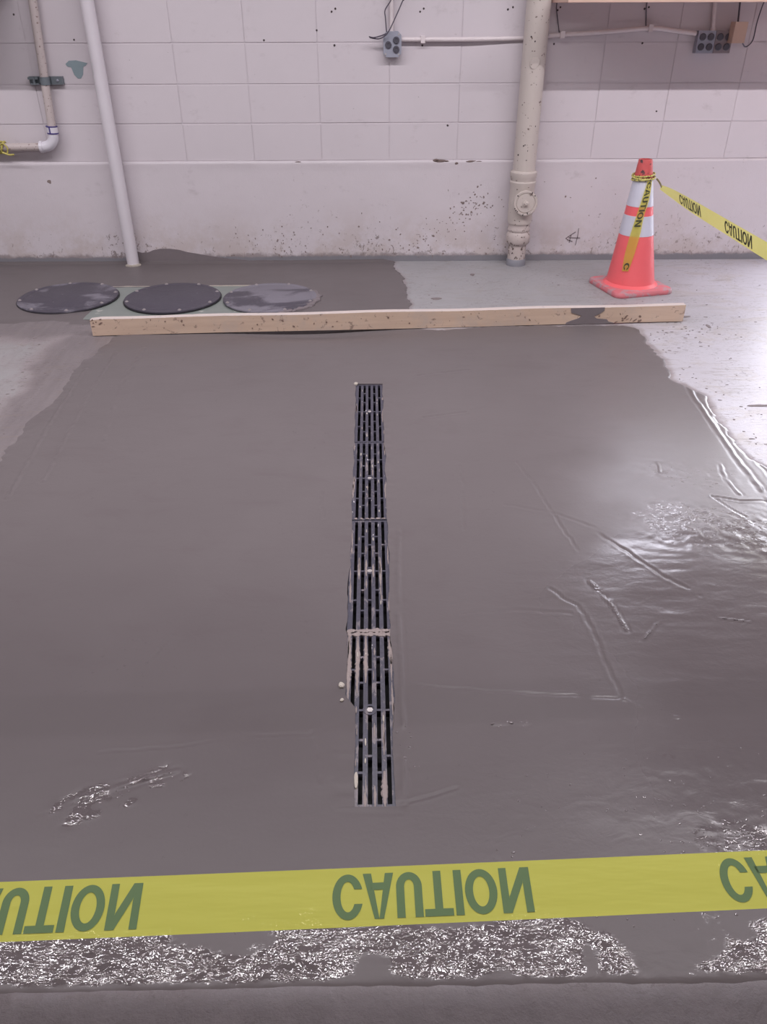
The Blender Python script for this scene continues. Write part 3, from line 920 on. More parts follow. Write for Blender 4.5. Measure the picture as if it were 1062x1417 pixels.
SEG = 0.529
grate_lab = ['farthest black slotted grate, short way from the wooden board',
             'second black slotted grate from the board, white cement flecks on its bars',
             'third black slotted grate from the board, between two caked joints',
             'nearest black slotted grate, left edge buried in cement']
ysegs = [(2.573, GY1), (2.0445, 2.569), (1.516, 2.040), (GY0, 1.511)]
for k in range(4):
    ya, yb = ysegs[k]
    L_ = yb - ya
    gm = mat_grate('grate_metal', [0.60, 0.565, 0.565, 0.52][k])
    bm = bmesh.new()
    P = 0.0205; SW = 0.0048
    zt, zb = 0.0, -0.022
    box(bm, -0.0600, -2 * P - SW, 0.0, L_, zb, zt)
    box(bm, 2 * P + SW, 0.0600, 0.0, L_, zb, zt)
    for j in range(4):
        box(bm, (-2 + j) * P + SW, (-1 + j) * P - SW, 0.0, L_, zb, zt)
    box(bm, -2 * P - SW, 2 * P + SW, 0.0, 0.008, zb, zt - 0.0004)
    box(bm, -2 * P - SW, 2 * P + SW, L_ - 0.008, L_, zb, zt - 0.0004)
    for j in (-2, 0, 2):
        for t in (0.25, 0.75):
            box(bm, j * P - SW - 0.0003, j * P + SW + 0.0003, t * L_ - 0.003, t * L_ + 0.003, zb, zt - 0.0012)
        if j: box(bm, j * P - SW - 0.0003, j * P + SW + 0.0003, 0.5 * L_ - 0.003, 0.5 * L_ + 0.003, zb, zt - 0.0012)
    for j in (-1, 1):
        for t in (1 / 6, 1 / 3, 0.5, 2 / 3, 5 / 6):
            box(bm, j * P - SW - 0.0003, j * P + SW + 0.0003, t * L_ - 0.003, t * L_ + 0.003, zb, zt - 0.0012)
    # raised ring that carries the bolt
    n = 20
    ro, ri = 0.0165, 0.0105
    ringv = [[bm.verts.new((rr * math.cos(2 * math.pi * i / n), L_ / 2 + rr * math.sin(2 * math.pi * i / n), z)) for i in range(n)]
             for rr, z in ((ro, zb), (ro, 0.001), (ri, 0.001), (ri, -0.006))]
    for q in range(3):
        for i in range(n):
            bm.faces.new((ringv[q][i], ringv[q][(i + 1) % n], ringv[q + 1][(i + 1) % n], ringv[q + 1][i]))
    bm.faces.new(ringv[3])
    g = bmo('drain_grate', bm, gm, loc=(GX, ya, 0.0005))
    tag(g, grate_lab[k], 'grate', 'slotted grates over the trench drain')
    bm = bmesh.new()
    revolve(bm, [(0.0085, -0.007), (0.0085, -0.002), (0.0075, 0.0005)], 6)
    bmo('bolt', bm, M['bolt'], g, (0, L_ / 2, 0))
    # cement left on bars and joints
    bm = bmesh.new()
    rng = random.Random(40 + k)

    def strip(xc, t0, t1, hw_):
        n_ = max(6, int((t1 - t0) * L_ / 0.006))
        rows_ = []
        for i in range(n_ + 1):
            y_ = (t0 + (t1 - t0) * i / n_) * L_
            tp_ = min(1.0, 3.0 * i / n_, 3.0 * (n_ - i) / n_) * 0.7 + 0.3
            l_, r_ = hw_ * tp_ * rng.uniform(0.65, 1.15), hw_ * tp_ * rng.uniform(0.65, 1.15)
            rows_.append([bm.verts.new((xc - l_, y_, zt - 0.001)), bm.verts.new((xc - l_ * 0.6, y_, zt + 0.0012)),
                          bm.verts.new((xc + r_ * 0.6, y_, zt + 0.0012)), bm.verts.new((xc + r_, y_, zt - 0.001))])
        for i in range(n_):
            for q in range(3):
                bm.faces.new((rows_[i][q], rows_[i][q + 1], rows_[i + 1][q + 1], rows_[i + 1][q]))
    for i in range([5, 7, 9, 9][k]):
        t = rng.uniform(0.03, 0.85)
        strip(rng.choice([-1.5, -0.5, 0.5, 1.5]) * P + rng.gauss(0, 0.0015), t, t + rng.uniform(0.03, 0.11), rng.uniform(0.0012, 0.003))
    for i in range([7, 9, 10, 12][k]):
        t = rng.uniform(0.0, 0.9)
        sd = rng.choice([-1, 1])
        strip(sd * rng.uniform(0.052, 0.057), t, min(1, t + rng.uniform(0.05, 0.2)), rng.uniform(0.002, 0.005))
    if k in (2, 3):   # the joint between the third and the nearest grate is caked over
        for i in range(13):
            blob(bm, (-0.052 + 0.0088 * i, (0.004 if k == 2 else L_ - 0.005), zt), (1, 0, 0), (0, 1, 0), rng.uniform(0.005, 0.009), rng.uniform(0.004, 0.010), 0.0022, rng, 10, 0.45)
    if k == 1:
        for i in range(6):
            blob(bm, (-0.045 + 0.018 * i, 0.006, zt), (1, 0, 0), (0, 1, 0), rng.uniform(0.005, 0.010), rng.uniform(0.003, 0.006), 0.002, rng, 10, 0.45)
    if k == 2:
        for j, t0, t1 in ((-1.5, 0.42, 0.62), (-0.5, 0.45, 0.60), (0.5, 0.44, 0.56), (1.5, 0.36, 0.62)):
            strip(j * P, t0, t1, 0.005)
    if k == 3:
        for j, t0, t1, hw_ in ((-1.5, 0.60, 0.985, 0.0068), (-0.5, 0.66, 0.985, 0.0062), (1.5, 0.0, 0.17, 0.0075), (0.5, 0.0, 0.10, 0.004), (-0.5, 0.0, 0.07, 0.005),
                               (1.5, 0.25, 0.45, 0.003), (-2.55, 0.55, 1.0, 0.007), (2.6, 0.78, 0.97, 0.008)):
            strip(j * P, t0, t1, hw_)
    o = bmo('cement_residue', bm, M['cement'], g); o['kind'] = 'stuff'; o['label'] = 'grey cement caked on the bars'
    bm = bmesh.new()
    for i in range([5, 9, 4, 5][k]):
        j = rng.choice([-1.5, -0.5, 0.5, 1.5]) * P
        blob(bm, (j, rng.uniform(0.05, 0.95) * L_, zt + 0.0006), (1, 0, 0), (0, 1, 0), rng.uniform(0.0012, 0.0024), rng.uniform(0.003, 0.012),
             0.0015, rng, 8, 0.4)
    o = bmo('white_fleck', bm, M['cement_pale'], g); o['kind'] = 'stuff'; o['label'] = 'pale cement flecks'

# crumbs of pale cement beside and on the drain
for (x, y, a, b, h, lab) in ((-0.083, 1.322, 0.008, 0.010, 0.007, 'pale cement crumb left of the nearest grate'),
                             (-0.081, 1.275, 0.005, 0.006, 0.004, 'small tan cement crumb below the pale one'),
                             (-0.0445, 1.055, 0.0045, 0.022, 0.003, 'cream sliver of debris lying on the near end of the grate'),
                             (-0.073, 3.103, 0.009, 0.012, 0.006, 'white lump at the far left corner of the drain')):
    bm = bmesh.new()
    blob(bm, (0, 0, 0), (1, 0, 0), (0, 1, 0), a, b, h, rng, 12, 0.35)
    o = bmo('cement_crumb', bm, M['cement_pale'], loc=(x, y, 0.002 if abs(x) < 0.06 else 0.004))
    tag(o, lab, 'debris')

# ------------------------------------------------------------------ buried tank top and three round lids
bm = bmesh.new()
box(bm, -1.99, -0.30, 3.985, 4.552, -0.03, -0.0005)
tank = bmo('steel_plate', bm, M['green_steel'], bevel=0.004)
tag(tank, 'grey-green painted steel plate set in the floor beneath the three round lids', 'plate')
bm = bmesh.new()
box(bm, -1.54, -0.64, 4.553, 4.568, -0.01, 0.0015)
bmo('plate_edge', bm, M['cement_pale'], tank, bevel=0.002)
LIDS = [(-1.713, 4.333, 0.272, 'leftmost round black lid, dusty, partly on the wet concrete'),
        (-1.122, 4.314, 0.266, 'middle round black lid, plain and clean'),
        (-0.573, 4.300, 0.262, 'rightmost round black lid with a grey cement film on its face')]
for k, (x, y, r, lab) in enumerate(LIDS):
    bm = bmesh.new()
    revolve(bm, [(r - 0.004, -0.003), (r, 0.0), (r, 0.007), (r - 0.004, 0.0095), (r - 0.026, 0.0095), (r - 0.029, 0.008),
                 (r - 0.033, 0.008), (r - 0.036, 0.0095)], 72)
    lid = bmo('access_cover', bm, LIDM[k], loc=(x, y, 0.0055), smooth=True)
    tag(lid, lab, 'lid', 'round lids over the buried tank')
    bm = bmesh.new()
    revolve(bm, [(0.011, 0.0), (0.010, 0.003), (0.007, 0.004), (0.0065, 0.006), (0.005, 0.007)], 8)
    first = None
    for i in range(8):
        a = 2 * math.pi * (i + 0.35 + 0.1 * k) / 8
        p = ((r - 0.016) * math.cos(a), (r - 0.016) * math.sin(a), 0.0085)
        if first is None:
            first = bmo('bolt', bm, M['lid_bolt'], lid, p)
        else:
            link('bolt', first.data, None, lid, p)
    if k == 2:  # cement lapped over its right edge
        bm = bmesh.new()
        rng = random.Random(77)
        for i in range(22):
            a = R(-70 + 95 * i / 21)
            blob(bm, ((r + 0.004) * math.cos(a), (r + 0.004) * math.sin(a), 0.002), (1, 0, 0), (0, 1, 0), rng.uniform(0.014, 0.026),
                 rng.uniform(0.012, 0.022), rng.uniform(0.004, 0.009), rng, 12, 0.4)
        bmo('cement_rim', bm, M['cement_dark'], lid)
    else:
        bm = bmesh.new()
        revolve(bm, [(r + 0.001, -0.003), (r + 0.005, -0.003), (r + 0.005, 0.0005), (r + 0.001, 0.0015)], 72, cap0=False, cap1=False)
        bmo('gasket', bm, M['channel'], lid)

# ------------------------------------------------------------------ screed board
def mat_board():
    n = NT('board_wood')
    v = n.pos(1.2, 14, 14, world=False)
    g = n.noise(3, 6, 0.6, v, 0.4)
    col = n.mix(g, lin(190, 162, 143), lin(220, 196, 175))
    col = n.mix(n.math('MULTIPLY', n.ramp(n.noise(5, 6, 0.7), 0.46, 0.70), 0.7), col, lin(190, 174, 164))
    d = n.ramp(n.noise(24, 4, 0.7, None, 0.5), 0.60, 0.66)
    col = n.mix(n.math('MULTIPLY', d, 0.75), col, lin(134, 112, 102))
    d2 = n.ramp(n.noise(60, 3, 0.7), 0.70, 0.73)
    col = n.mix(d2, col, lin(86, 72, 68))
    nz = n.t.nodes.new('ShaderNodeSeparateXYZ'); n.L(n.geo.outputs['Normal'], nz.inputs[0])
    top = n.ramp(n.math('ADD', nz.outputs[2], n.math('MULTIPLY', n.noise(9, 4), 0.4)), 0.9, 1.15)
    col = n.mix(n.math('MULTIPLY', top, 0.7), col, lin(206, 198, 198))  # upward face mixed paler, a highlight put into the wood colour
    return n.out(col, 0.62, n.bump(g, 0.25, 0.003))
A = Vector((-1.394, 3.722, 0)); Bv = Vector((1.612, 3.866, 0))
bl = (Bv - A).length
bd_rot = math.atan2(Bv.y - A.y, Bv.x - A.x)
bm = bmesh.new()
N = 60
th, hh = 0.038, 0.088
rings = []
for i in range(N + 1):
    t = i / N
    x = t * bl
    bow = -0.020 * math.sin(math.pi * t) * 0.0 + 0.0
    lift = 0.0015 * math.sin(t * 9)
    zt = hh - 0.002 * math.sin(t * 23) - (0.006 if t < 0.012 else 0)
    rings.append([bm.verts.new((x, bow, 0.003 + lift)), bm.verts.new((x, bow + th, 0.003 + lift)),
                  bm.verts.new((x, bow + th, zt)), bm.verts.new((x, bow, zt))])
for i in range(N):
    for q in range(4):
        bm.faces.new((rings[i][q], rings[i + 1][q], rings[i + 1][(q + 1) % 4], rings[i][(q + 1) % 4]))
bm.faces.new(rings[0]); bm.faces.new(rings[-1][::-1])
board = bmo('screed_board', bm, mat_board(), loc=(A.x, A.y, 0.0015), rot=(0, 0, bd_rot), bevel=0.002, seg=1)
tag(board, 'long stained wooden board lying on edge across the floor behind the wet concrete', 'board')
bm = bmesh.new()
u0 = 2.37
polyplate(bm, [(u0 + a, b) for a, b in ((0.02, 0.001), (0.025, 0.012), (0.05, 0.022), (0.085, 0.033), (0.10, 0.045), (0.07, 0.055), (0.045, 0.062), (0.04, 0.078),
                                        (0.04, 0.0865), (0.215, 0.0865), (0.215, 0.070), (0.19, 0.052), (0.165, 0.042), (0.18, 0.03), (0.235, 0.024), (0.245, 0.012), (0.28, 0.003), (0.20, 0.001))],
          (0, -0.0005, 0), (1, 0, 0), (0, 0, 1), 0.002)
o = bmo('cement_smear', bm, M['cement_dark'], board); o['label'] = 'grey cement smear on the face'
o.location = (0, 0, 0.001)
bm = bmesh.new()
rng = random.Random(3)
for i in range(9):   # scarred left end and nail pocks
    blob(bm, (rng.uniform(0.0, 0.06), -0.0003, rng.uniform(0.05, 0.086)), (1, 0, 0), (0, 0, 1), rng.uniform(0.002, 0.007), rng.uniform(0.0015, 0.004), 0.0016, rng, 9, 0.7)
for i in range(26):
    blob(bm, (rng.uniform(0.1, bl - 0.05), -0.0003, rng.uniform(0.01, 0.08)), (1, 0, 0), (0, 0, 1), rng.uniform(0.002, 0.006), rng.uniform(0.002, 0.008), 0.0015, rng, 8, 0.5, rng.uniform(0, 3))
for i in range(9):
    blob(bm, (bl - 0.30 + rng.gauss(0, 0.04), -0.0003, abs(rng.gauss(0.0, 0.018)) + 0.006), (1, 0, 0), (0, 0, 1), rng.uniform(0.004, 0.012), rng.uniform(0.002, 0.006), 0.0015, rng, 8, 0.5, 0.6)
o = bmo('gouge', bm, simple('dark_gouge', lin(130, 108, 98), 0.8, 0.2, 60, 0.4), board); o['kind'] = 'stuff'

# ------------------------------------------------------------------ traffic cone
CX, CY, CH = 1.506, 4.470, 0.690
ORANGE = NT('cone_orange')
oc = ORANGE.mix(ORANGE.noise(5, 4), lin(236, 98, 106), lin(246, 114, 118))
oc = ORANGE.mix(ORANGE.math('MULTIPLY', ORANGE.ramp(ORANGE.noise(18, 6, 0.7), 0.55, 0.75), 0.35), oc, lin(214, 104, 104))
M['orange'] = ORANGE.out(oc, 0.42, ORANGE.bump(ORANGE.noise(100, 3), 0.08, 0.002))
M['cone_top'] = simple('scuffed_dark_orange', lin(206, 92, 92), 0.5, 0.2, 40, 0.2, spot=lin(88, 62, 66), spot_th=0.55, spot_scale=26)
M['cone_base'] = simple('dusty_pink_rubber', lin(206, 118, 126), 0.6, 0.12, 18, 0.3, spot=lin(184, 144, 150), spot_th=0.52, spot_scale=22)
M['reflector'] = simple('grey_reflective_sheet', lin(208, 208, 222), 0.35, 0.04, 30, 0.1)
cone = empty('traffic_cone', (CX, CY, 0.0))
tag(cone, 'orange traffic cone with two silver bands standing by the wall', 'cone')


def cr(z): return 0.140 - 0.104 * z / CH
LEAN = -0.030 / CH
# base: rounded square, bevelled, rotated
bm = bmesh.new()
prof = []
hs, cr_ = 0.183, 0.045
outline = []
for cxs, cys, a0 in ((1, 1, 0), (-1, 1, 90), (-1, -1, 180), (1, -1, 270)):
    for i in range(7):
        a = R(a0 + 90 * i / 6)
        outline.append((cxs * (hs - cr_) + cr_ * math.cos(a), cys * (hs - cr_) + cr_ * math.sin(a)))
rr = []
for sc, z in ((0.985, 0.0), (1.0, 0.006), (1.0, 0.018), (0.97, 0.027), (0.86, 0.031)):
    rr.append([bm.verts.new((x * sc, y * sc, z)) for x, y in outline])
nn = len(outline)
for q in range(len(rr) - 1):
    for i in range(nn):
        bm.faces.new((rr[q][i], rr[q][(i + 1) % nn], rr[q + 1][(i + 1) % nn], rr[q + 1][i]))
bm.faces.new(rr[0][::-1]); bm.faces.new(rr[-1])
bmo('base', bm, M['cone_base'], cone, rot=(0, 0, R(14)), smooth=True)
bm = bmesh.new()
revolve(bm, [(0.158, 0.028), (0.148, 0.036), (cr(0.045) + 0.002, 0.045), (cr(0.307), 0.307), (cr(0.411), 0.411), (cr(0.458), 0.458), (cr(0.60), 0.60),
             (cr(0.612), 0.612)], 56, lean=(LEAN, 0), cap0=False, cap1=False)
bmo('cone_body', bm, M['orange'], cone, smooth=True)
bm = bmesh.new()
revolve(bm, [(cr(0.605), 0.605), (cr(0.66), 0.66), (cr(0.684), 0.684), (cr(0.69) - 0.001, 0.690), (0.026, 0.691), (0.024, 0.66)], 40, lean=(LEAN, 0), cap0=False)
o = bmo('cone_tip', bm, M['cone_top'], cone, smooth=True); o['label'] = 'dark scuffed tip'
for z0, z1 in ((0.307, 0.411), (0.458, 0.596)):
    bm = bmesh.new()
    revolve(bm, [(cr(z0) - 0.001, z0), (cr(z0) + 0.0015, z0), (cr((z0 + z1) / 2) + 0.0015, (z0 + z1) / 2), (cr(z1) + 0.0015, z1), (cr(z1) - 0.001, z1)], 56,
            lean=(LEAN, 0), cap0=False, cap1=False)
    bmo('reflective_band', bm, M['reflector'], cone, smooth=True)

# ------------------------------------------------------------------ caution tape
def mat_tape(name, c, see=0.10):
    n = NT(name)
    b = n.b
    b.inputs['Base Color'].default_value = (*c, 1)
    b.inputs['Roughness'].default_value = 0.38
    tr = n.t.nodes.new('ShaderNodeBsdfTranslucent'); tr.inputs[0].default_value = (*c, 1)
    tp = n.t.nodes.new('ShaderNodeBsdfTransparent'); tp.inputs[0].default_value = (0.95, 0.92, 0.55, 1)
    m1 = n.t.nodes.new('ShaderNodeMixShader'); m1.inputs[0].default_value = 0.35
    m2 = n.t.nodes.new('ShaderNodeMixShader'); m2.inputs[0].default_value = see
    n.L(b.outputs[0], m1.inputs[1]); n.L(tr.outputs[0], m1.inputs[2])
    n.L(m1.outputs[0], m2.inputs[1]); n.L(tp.outputs[0], m2.inputs[2])
    n.L(m2.outputs[0], n.t.nodes['Material Output'].inputs[0])
    n.L(n.bump(n.noise(6, 3, 0.5, n.pos(1, 6, 6)), 0.15, 0.01), b.inputs['Normal'])
    return n.m
M['tape'] = mat_tape('yellow_tape', lin(226, 226, 104))
M['ink'] = simple('green_black_ink', lin(92, 116, 76), 0.7, 0.08, 30, 0.05)
M['ink_dark'] = simple('dark_ink', lin(66, 68, 48), 0.7, 0.08, 30, 0.05)


def ribbon_fn(pts, wvec, n=10):
    P = smooth_path(pts, n); W = smooth_path(wvec, n)
    acc = [0.0]
    for a, b in zip(P[:-1], P[1:]): acc.append(acc[-1] + (b - a).length)
    def f(s, v):
        s = max(0, min(acc[-1], s))
        i = max(0, min(len(P) - 2, int(np.searchsorted(acc, s)) - 1))
        t = (s - acc[i]) / max(1e-9, acc[i + 1] - acc[i])
        return P[i].lerp(P[i + 1], t) + W[i].lerp(W[i + 1], t) * v
    return f, acc[-1], P


def ribbon_mesh(name, f, Ltot, n, parent=None, mat=None, s0=0.0, nv=6, ripple=0.0, seed=0):
    bm = bmesh.new()
    rows = []
    for i in range(n + 1):
        s = s0 + (Ltot - s0) * i / n
        row = []
        for j in range(nv + 1):
            v = -1 + 2 * j / nv
            row.append(bm.verts.new(f(s, v)))
        rows.append(row)
    for i in range(n):
        for j in range(nv):
            bm.faces.new((rows[i][j], rows[i + 1][j], rows[i + 1][j + 1], rows[i][j + 1]))
    return bmo(name, bm, mat or M['tape'], parent, smooth=True)


def caution_mesh():
    """the word CAUTION in heavy grotesque capitals, filling the unit square"""
    bm = bmesh.new()
    sw = 0.0405

    def quads(a_, b_):
        va = [bm.verts.new((x, y, 0)) for x, y in a_]; vb = [bm.verts.new((x, y, 0)) for x, y in b_]
        for i in range(len(va) - 1):
            bm.faces.new((va[i], va[i + 1], vb[i + 1], vb[i]))

    def bar(x0, x1, y0, y1, x2=None, x3=None):
        """slab from (x0..x1 at y0) to (x2..x3 at y1)"""
        x2 = x0 if x2 is None else x2; x3 = x1 if x3 is None else x3
        n = 6
        quads([(x0 + (x2 - x0) * i / n, y0 + (y1 - y0) * i / n) for i in range(n + 1)],
              [(x1 + (x3 - x1) * i / n, y0 + (y1 - y0) * i / n) for i in range(n + 1)])

    def arc(cx, rx, a0, a1, b0, b1, n=40, ry=0.5, cy=0.5, th=0.165):
        o_ = [(cx + rx * math.cos(R(a0 + (a1 - a0) * i / n)), cy + ry * math.sin(R(a0 + (a1 - a0) * i / n))) for i in range(n + 1)]
        i_ = [(cx + (rx - sw) * math.cos(R(b0 + (b1 - b0) * i / n)), cy + (ry - th) * math.sin(R(b0 + (b1 - b0) * i / n))) for i in range(n + 1)]
        quads(o_, i_)
    arc(0.077, 0.077, 19, 341, 29, 331)                                   # C
    bar(0.154, 0.196, 0.0, 1.0, 0.208, 0.231)                             # A
    bar(0.266, 0.308, 0.0, 1.0, 0.231, 0.254)
    bar(0.190, 0.272, 0.21, 0.37, 0.198, 0.264)
    bar(0.320, 0.320 + sw, 0.33, 1.0); bar(0.450 - sw, 0.450, 0.33, 1.0)  # U
    arc(0.385, 0.065, 180, 360, 180, 360, 20, 0.33, 0.33, 0.165)
    bar(0.458, 0.600, 0.84, 1.0); bar(0.509, 0.549, 0.0, 0.84)            # T
    bar(0.612, 0.612 + sw, 0.0, 1.0)                                      # I
    arc(0.746, 0.081, 0, 360, 0, 360)                                     # O
    bar(0.845, 0.845 + sw * 0.95, 0.0, 1.0); bar(1 - sw * 0.95, 1.0, 0.0, 1.0)   # N
    xl, xr = 0.845 + sw * 0.95, 1 - sw * 0.95
    vs_ = [i / 20 for i in range(21)]
    quads([(max(xl, 0.9555 - 0.1085 * v), v) for v in vs_], [(min(xr, 0.9980 - 0.1085 * v), v) for v in vs_])
    me = bpy.data.meshes.new('lettering'); bm.to_mesh(me); bm.free()
    return me


WORD = caution_mesh()


def lettering(f, s0, s1, vh, nrm, parent, flip=True, mat=None, off=0.0006):
    """u runs s0 -> s1, the word stands flipped across the ribbon (seen through from behind)"""
    me = WORD.copy()
    me.name = 'lettering'
    for p in me.vertices:
        u, v = p.co.x, p.co.y
        s = s0 + (s1 - s0) * u
        vv = (1 - 2 * v) * vh if flip else (2 * v - 1) * vh
        p.co = f(s, vv) + nrm * off
    me.materials.clear()
    return link('lettering', me, mat or M['ink'], parent)


# near tape, stretched low over the floor in front of the camera
d1 = (Vector((0.554, 0.628, 0.325)) - Vector((-0.521, 0.599, 0.325))).normalized()
c1 = Vector((0.006, 0.609, 0.325))
el = R(15)
w1 = Vector((0, math.cos(el), math.sin(el))) * 0.0382
w1 = w1 - d1 * w1.dot(d1)
tp_pts = [c1 + d1 * t + Vector((0, 0, 0.012 * (t / 1.6) ** 2)) for t in (-1.7, -1.1, -0.6, -0.2, 0.2, 0.6, 1.1, 1.7)]
ww = [w1] * 8
f1, L1, _ = ribbon_fn(tp_pts, ww)
tape1 = ribbon_mesh('caution_tape', f1, L1, 70)
tag(tape1, 'yellow caution tape stretched low across the near foreground, lettering upside down', 'tape')
n1 = d1.cross(w1).normalized()
if n1.z < 0: n1 = -n1
ox = 1.7 - 0.006
for xs_ in (-0.608, -0.0640, 0.4855):
    lettering(f1, xs_ + ox, xs_ + ox + 0.279, 0.77, n1, tape1)

# tape from the cone, running toward the camera along the right side
tape2_pts = [(1.560, 4.400, 0.561), (1.570, 4.25, 0.557), (1.580, 4.0, 0.550), (1.600, 3.6, 0.540), (1.620, 3.2, 0.530), (1.66, 2.4, 0.515), (1.74, 0.8, 0.50), (1.80, -0.6, 0.52)]
wv = [Vector((0.004, 0, 0.010)), Vector((-0.006, 0, 0.024)), Vector((-0.012, 0, 0.034)), Vector((-0.012, 0, 0.036)), Vector((-0.010, 0, 0.037)),
      Vector((-0.008, 0, 0.037)), Vector((0, 0, 0.038)), Vector((0, 0, 0.038))]
f2, L2, _ = ribbon_fn(tape2_pts, wv)
tape2 = ribbon_mesh('caution_tape', f2, L2, 120, mat=mat_tape('lit_yellow_tape', lin(240, 234, 140)))  # same tape; the stronger light on it is put into a paler colour
tag(tape2, 'yellow caution tape running off to the right from the top of the traffic cone', 'tape')
nl = Vector((-1, 0, -0.3)).normalized()
lettering(f2, 0.26, 0.53, 0.75, nl, tape2, True, M['ink_dark'], 0.0008)
lettering(f2, 0.80, 1.07, 0.75, nl, tape2, True, M['ink_dark'], 0.0008)
lettering(f2, 1.35, 1.62, 0.75, nl, tape2, True, M['ink_dark'], 0.0008)
# twisted wrap and knot round the cone under its tip, part of the same tape
bm = bmesh.new()
for kk, (dz, rad) in enumerate(((0.0, 0.0055), (0.012, 0.0045), (-0.010, 0.004))):
    ring = []
    for i in range(33):
        a = 2 * math.pi * i / 32
        z = 0.603 + dz + 0.006 * math.sin(a + kk)
        r_ = cr(z) + 0.0095
        ring.append((CX + LEAN * z + r_ * math.cos(a), CY + r_ * math.sin(a), z))
    tube(bm, ring, [rad * (1 + 0.25 * math.sin(i * 1.9 + kk)) for i in range(33)], 7, cap=False)
o = bmo('wrap', bm, simple('crumpled_tape', lin(206, 196, 112), 0.5, 0.2, 60, 0.3, spot=lin(90, 88, 54), spot_th=0.56, spot_scale=90), tape2, smooth=True)
bm = bmesh.new()
tube(bm, smooth_path([(CX + 0.030, CY - 0.052, 0.600), (1.545, 4.405, 0.590), (1.556, 4.400, 0.575), (1.562, 4.392, 0.561)]), 0.0045, 7)
o = bmo('knot', bm, simple('twisted_brown_tape', lin(122, 108, 70), 0.5, 0.2, 60, 0.2), tape2, smooth=True)
bm = bmesh.new()
for i in range(9):
    a = -math.pi / 2 + (-0.9 + 0.16 * i)
    z = 0.603 + 0.008 * math.sin(i * 2.1)
    r_ = cr(z) + 0.012
    tube(bm, [(CX + LEAN * z + r_ * math.cos(a), CY + r_ * math.sin(a), z - 0.010), (CX + LEAN * z + r_ * math.cos(a + 0.08), CY + r_ * math.sin(a + 0.08), z + 0.010)], 0.0016, 5)
o = bmo('ink_mark', bm, M['ink_dark'], tape2); o['kind'] = 'stuff'

# loose tail of tape hanging down the front of the cone
tail = [(0.59, 0.35), (0.50, 0.05), (0.41, -0.22), (0.32, -0.36), (0.215, -0.50), (0.125, -0.58)]
tp, tw = [], []
for z, ph in tail:
    r_ = cr(z) + 0.007
    tp.append(Vector((CX + LEAN * z + r_ * math.sin(ph), CY - r_ * math.cos(ph), z)))
    tw.append(Vector((math.cos(ph), math.sin(ph), 0.10)) * (0.014 if z > 0.55 else 0.021 if z > 0.35 else 0.026 if z > 0.2 else 0.018))
f3, L3, _ = ribbon_fn(tp, tw)
tape3 = ribbon_mesh('tape_tail', f3, L3, 40, parent=tape2, mat=mat_tape('thin_yellow_tape', lin(226, 214, 110), 0.38))
tape3['label'] = 'loose end hanging down the front of the cone'
TR = mat_tape('tan_tape', lin(232, 192, 104))
nf = Vector((-0.1, -1, 0.2)).normalized()


def sub_lettering(s0, s1, lo=0.0, hi=1.0):
    me = WORD.copy(); me.name = 'lettering'
    bm_ = bmesh.new(); bm_.from_mesh(me)
    if hi < 1.0:
        bmesh.ops.delete(bm_, geom=[v for v in bm_.verts if v.co.x > hi], context='VERTS')
    bm_.to_mesh(me); bm_.free()
    for p in me.vertices:
        s = s0 + (s1 - s0) * p.co.x
        p.co = f3(s, (2 * p.co.y - 1) * 0.72) + nf * 0.0012
    me.materials.clear()
    link('lettering', me, M['ink_dark'], tape3)
sub_lettering(-0.015 + 0.02, 0.235)
sub_lettering(L3 - 0.045, L3 + 0.22, hi=0.15)

# ------------------------------------------------------------------ big soil pipe on the wall
PX, PY = 0.920, 4.978
bp = empty('drain_pipe', (PX, PY, 0.0))
tag(bp, 'thick cream painted drain pipe rising up the wall left of the cone', 'pipe')
bm = bmesh.new(); revolve(bm, [(0.0665, 0.54), (0.0665, 3.44)], 40)
bmo('upper_pipe', bm, M['pipe_cream'], bp, smooth=True)
bm = bmesh.new(); revolve(bm, [(0.056, 0.0), (0.056, 0.15)], 36)
o = bmo('lower_pipe', bm, M['pipe_rust'], bp, smooth=True)
bm = bmesh.new(); revolve(bm, [(0.0575, -0.01), (0.0605, 0.0), (0.0595, 0.035), (0.0565, 0.040)], 36, cap0=False, cap1=False)
o = bmo('grey_foot', bm, simple('grey_floor_paint', lin(142, 142, 150), 0.5, 0.08, 30, 0.2), bp, smooth=True); o['label'] = 'grey painted foot of the pipe'
bm = bmesh.new()
revolve(bm, [(0.056, 0.125), (0.066, 0.132), (0.073, 0.145), (0.075, 0.165), (0.074, 0.185), (0.069, 0.196), (0.064, 0.205), (0.069, 0.213), (0.070, 0.222),
             (0.065, 0.23), (0.066, 0.25), (0.071, 0.262)], 40)
bmo('hub', bm, M['pipe_rust'], bp, smooth=True)
bm = bmesh.new()
revolve(bm, [(0.071, 0.255), (0.074, 0.27), (0.075, 0.40), (0.074, 0.47), (0.078, 0.48), (0.079, 0.495), (0.075, 0.50), (0.076, 0.515), (0.080, 0.522), (0.080, 0.548), (0.073, 0.556), (0.066, 0.557)], 44)
bmo('cleanout_tee', bm, M['pipe_cream'], bp, smooth=True)
bm = bmesh.new()
revolve(bm, [(0.062, 0.0), (0.062, 0.055), (0.071, 0.060), (0.073, 0.078), (0.069, 0.084), (0.060, 0.084), (0.058, 0.079), (0.055, 0.079), (0.052, 0.083), (0.030, 0.084)], 44)
cap = bmo('cleanout_cap', bm, M['pipe_cream'], bp, (0.010, -0.020, 0.388), (R(90), 0, 0), smooth=True)
bm = bmesh.new()
revolve(bm, [(0.020, 0.083), (0.019, 0.088), (0.013, 0.090)], 24)
revolve(bm, [(0.011, 0.088), (0.011, 0.102), (0.008, 0.104)], 6)
bmo('square_plug', bm, M['pipe_cream'], cap, smooth=False)
bm = bmesh.new()
rng = random.Random(9)
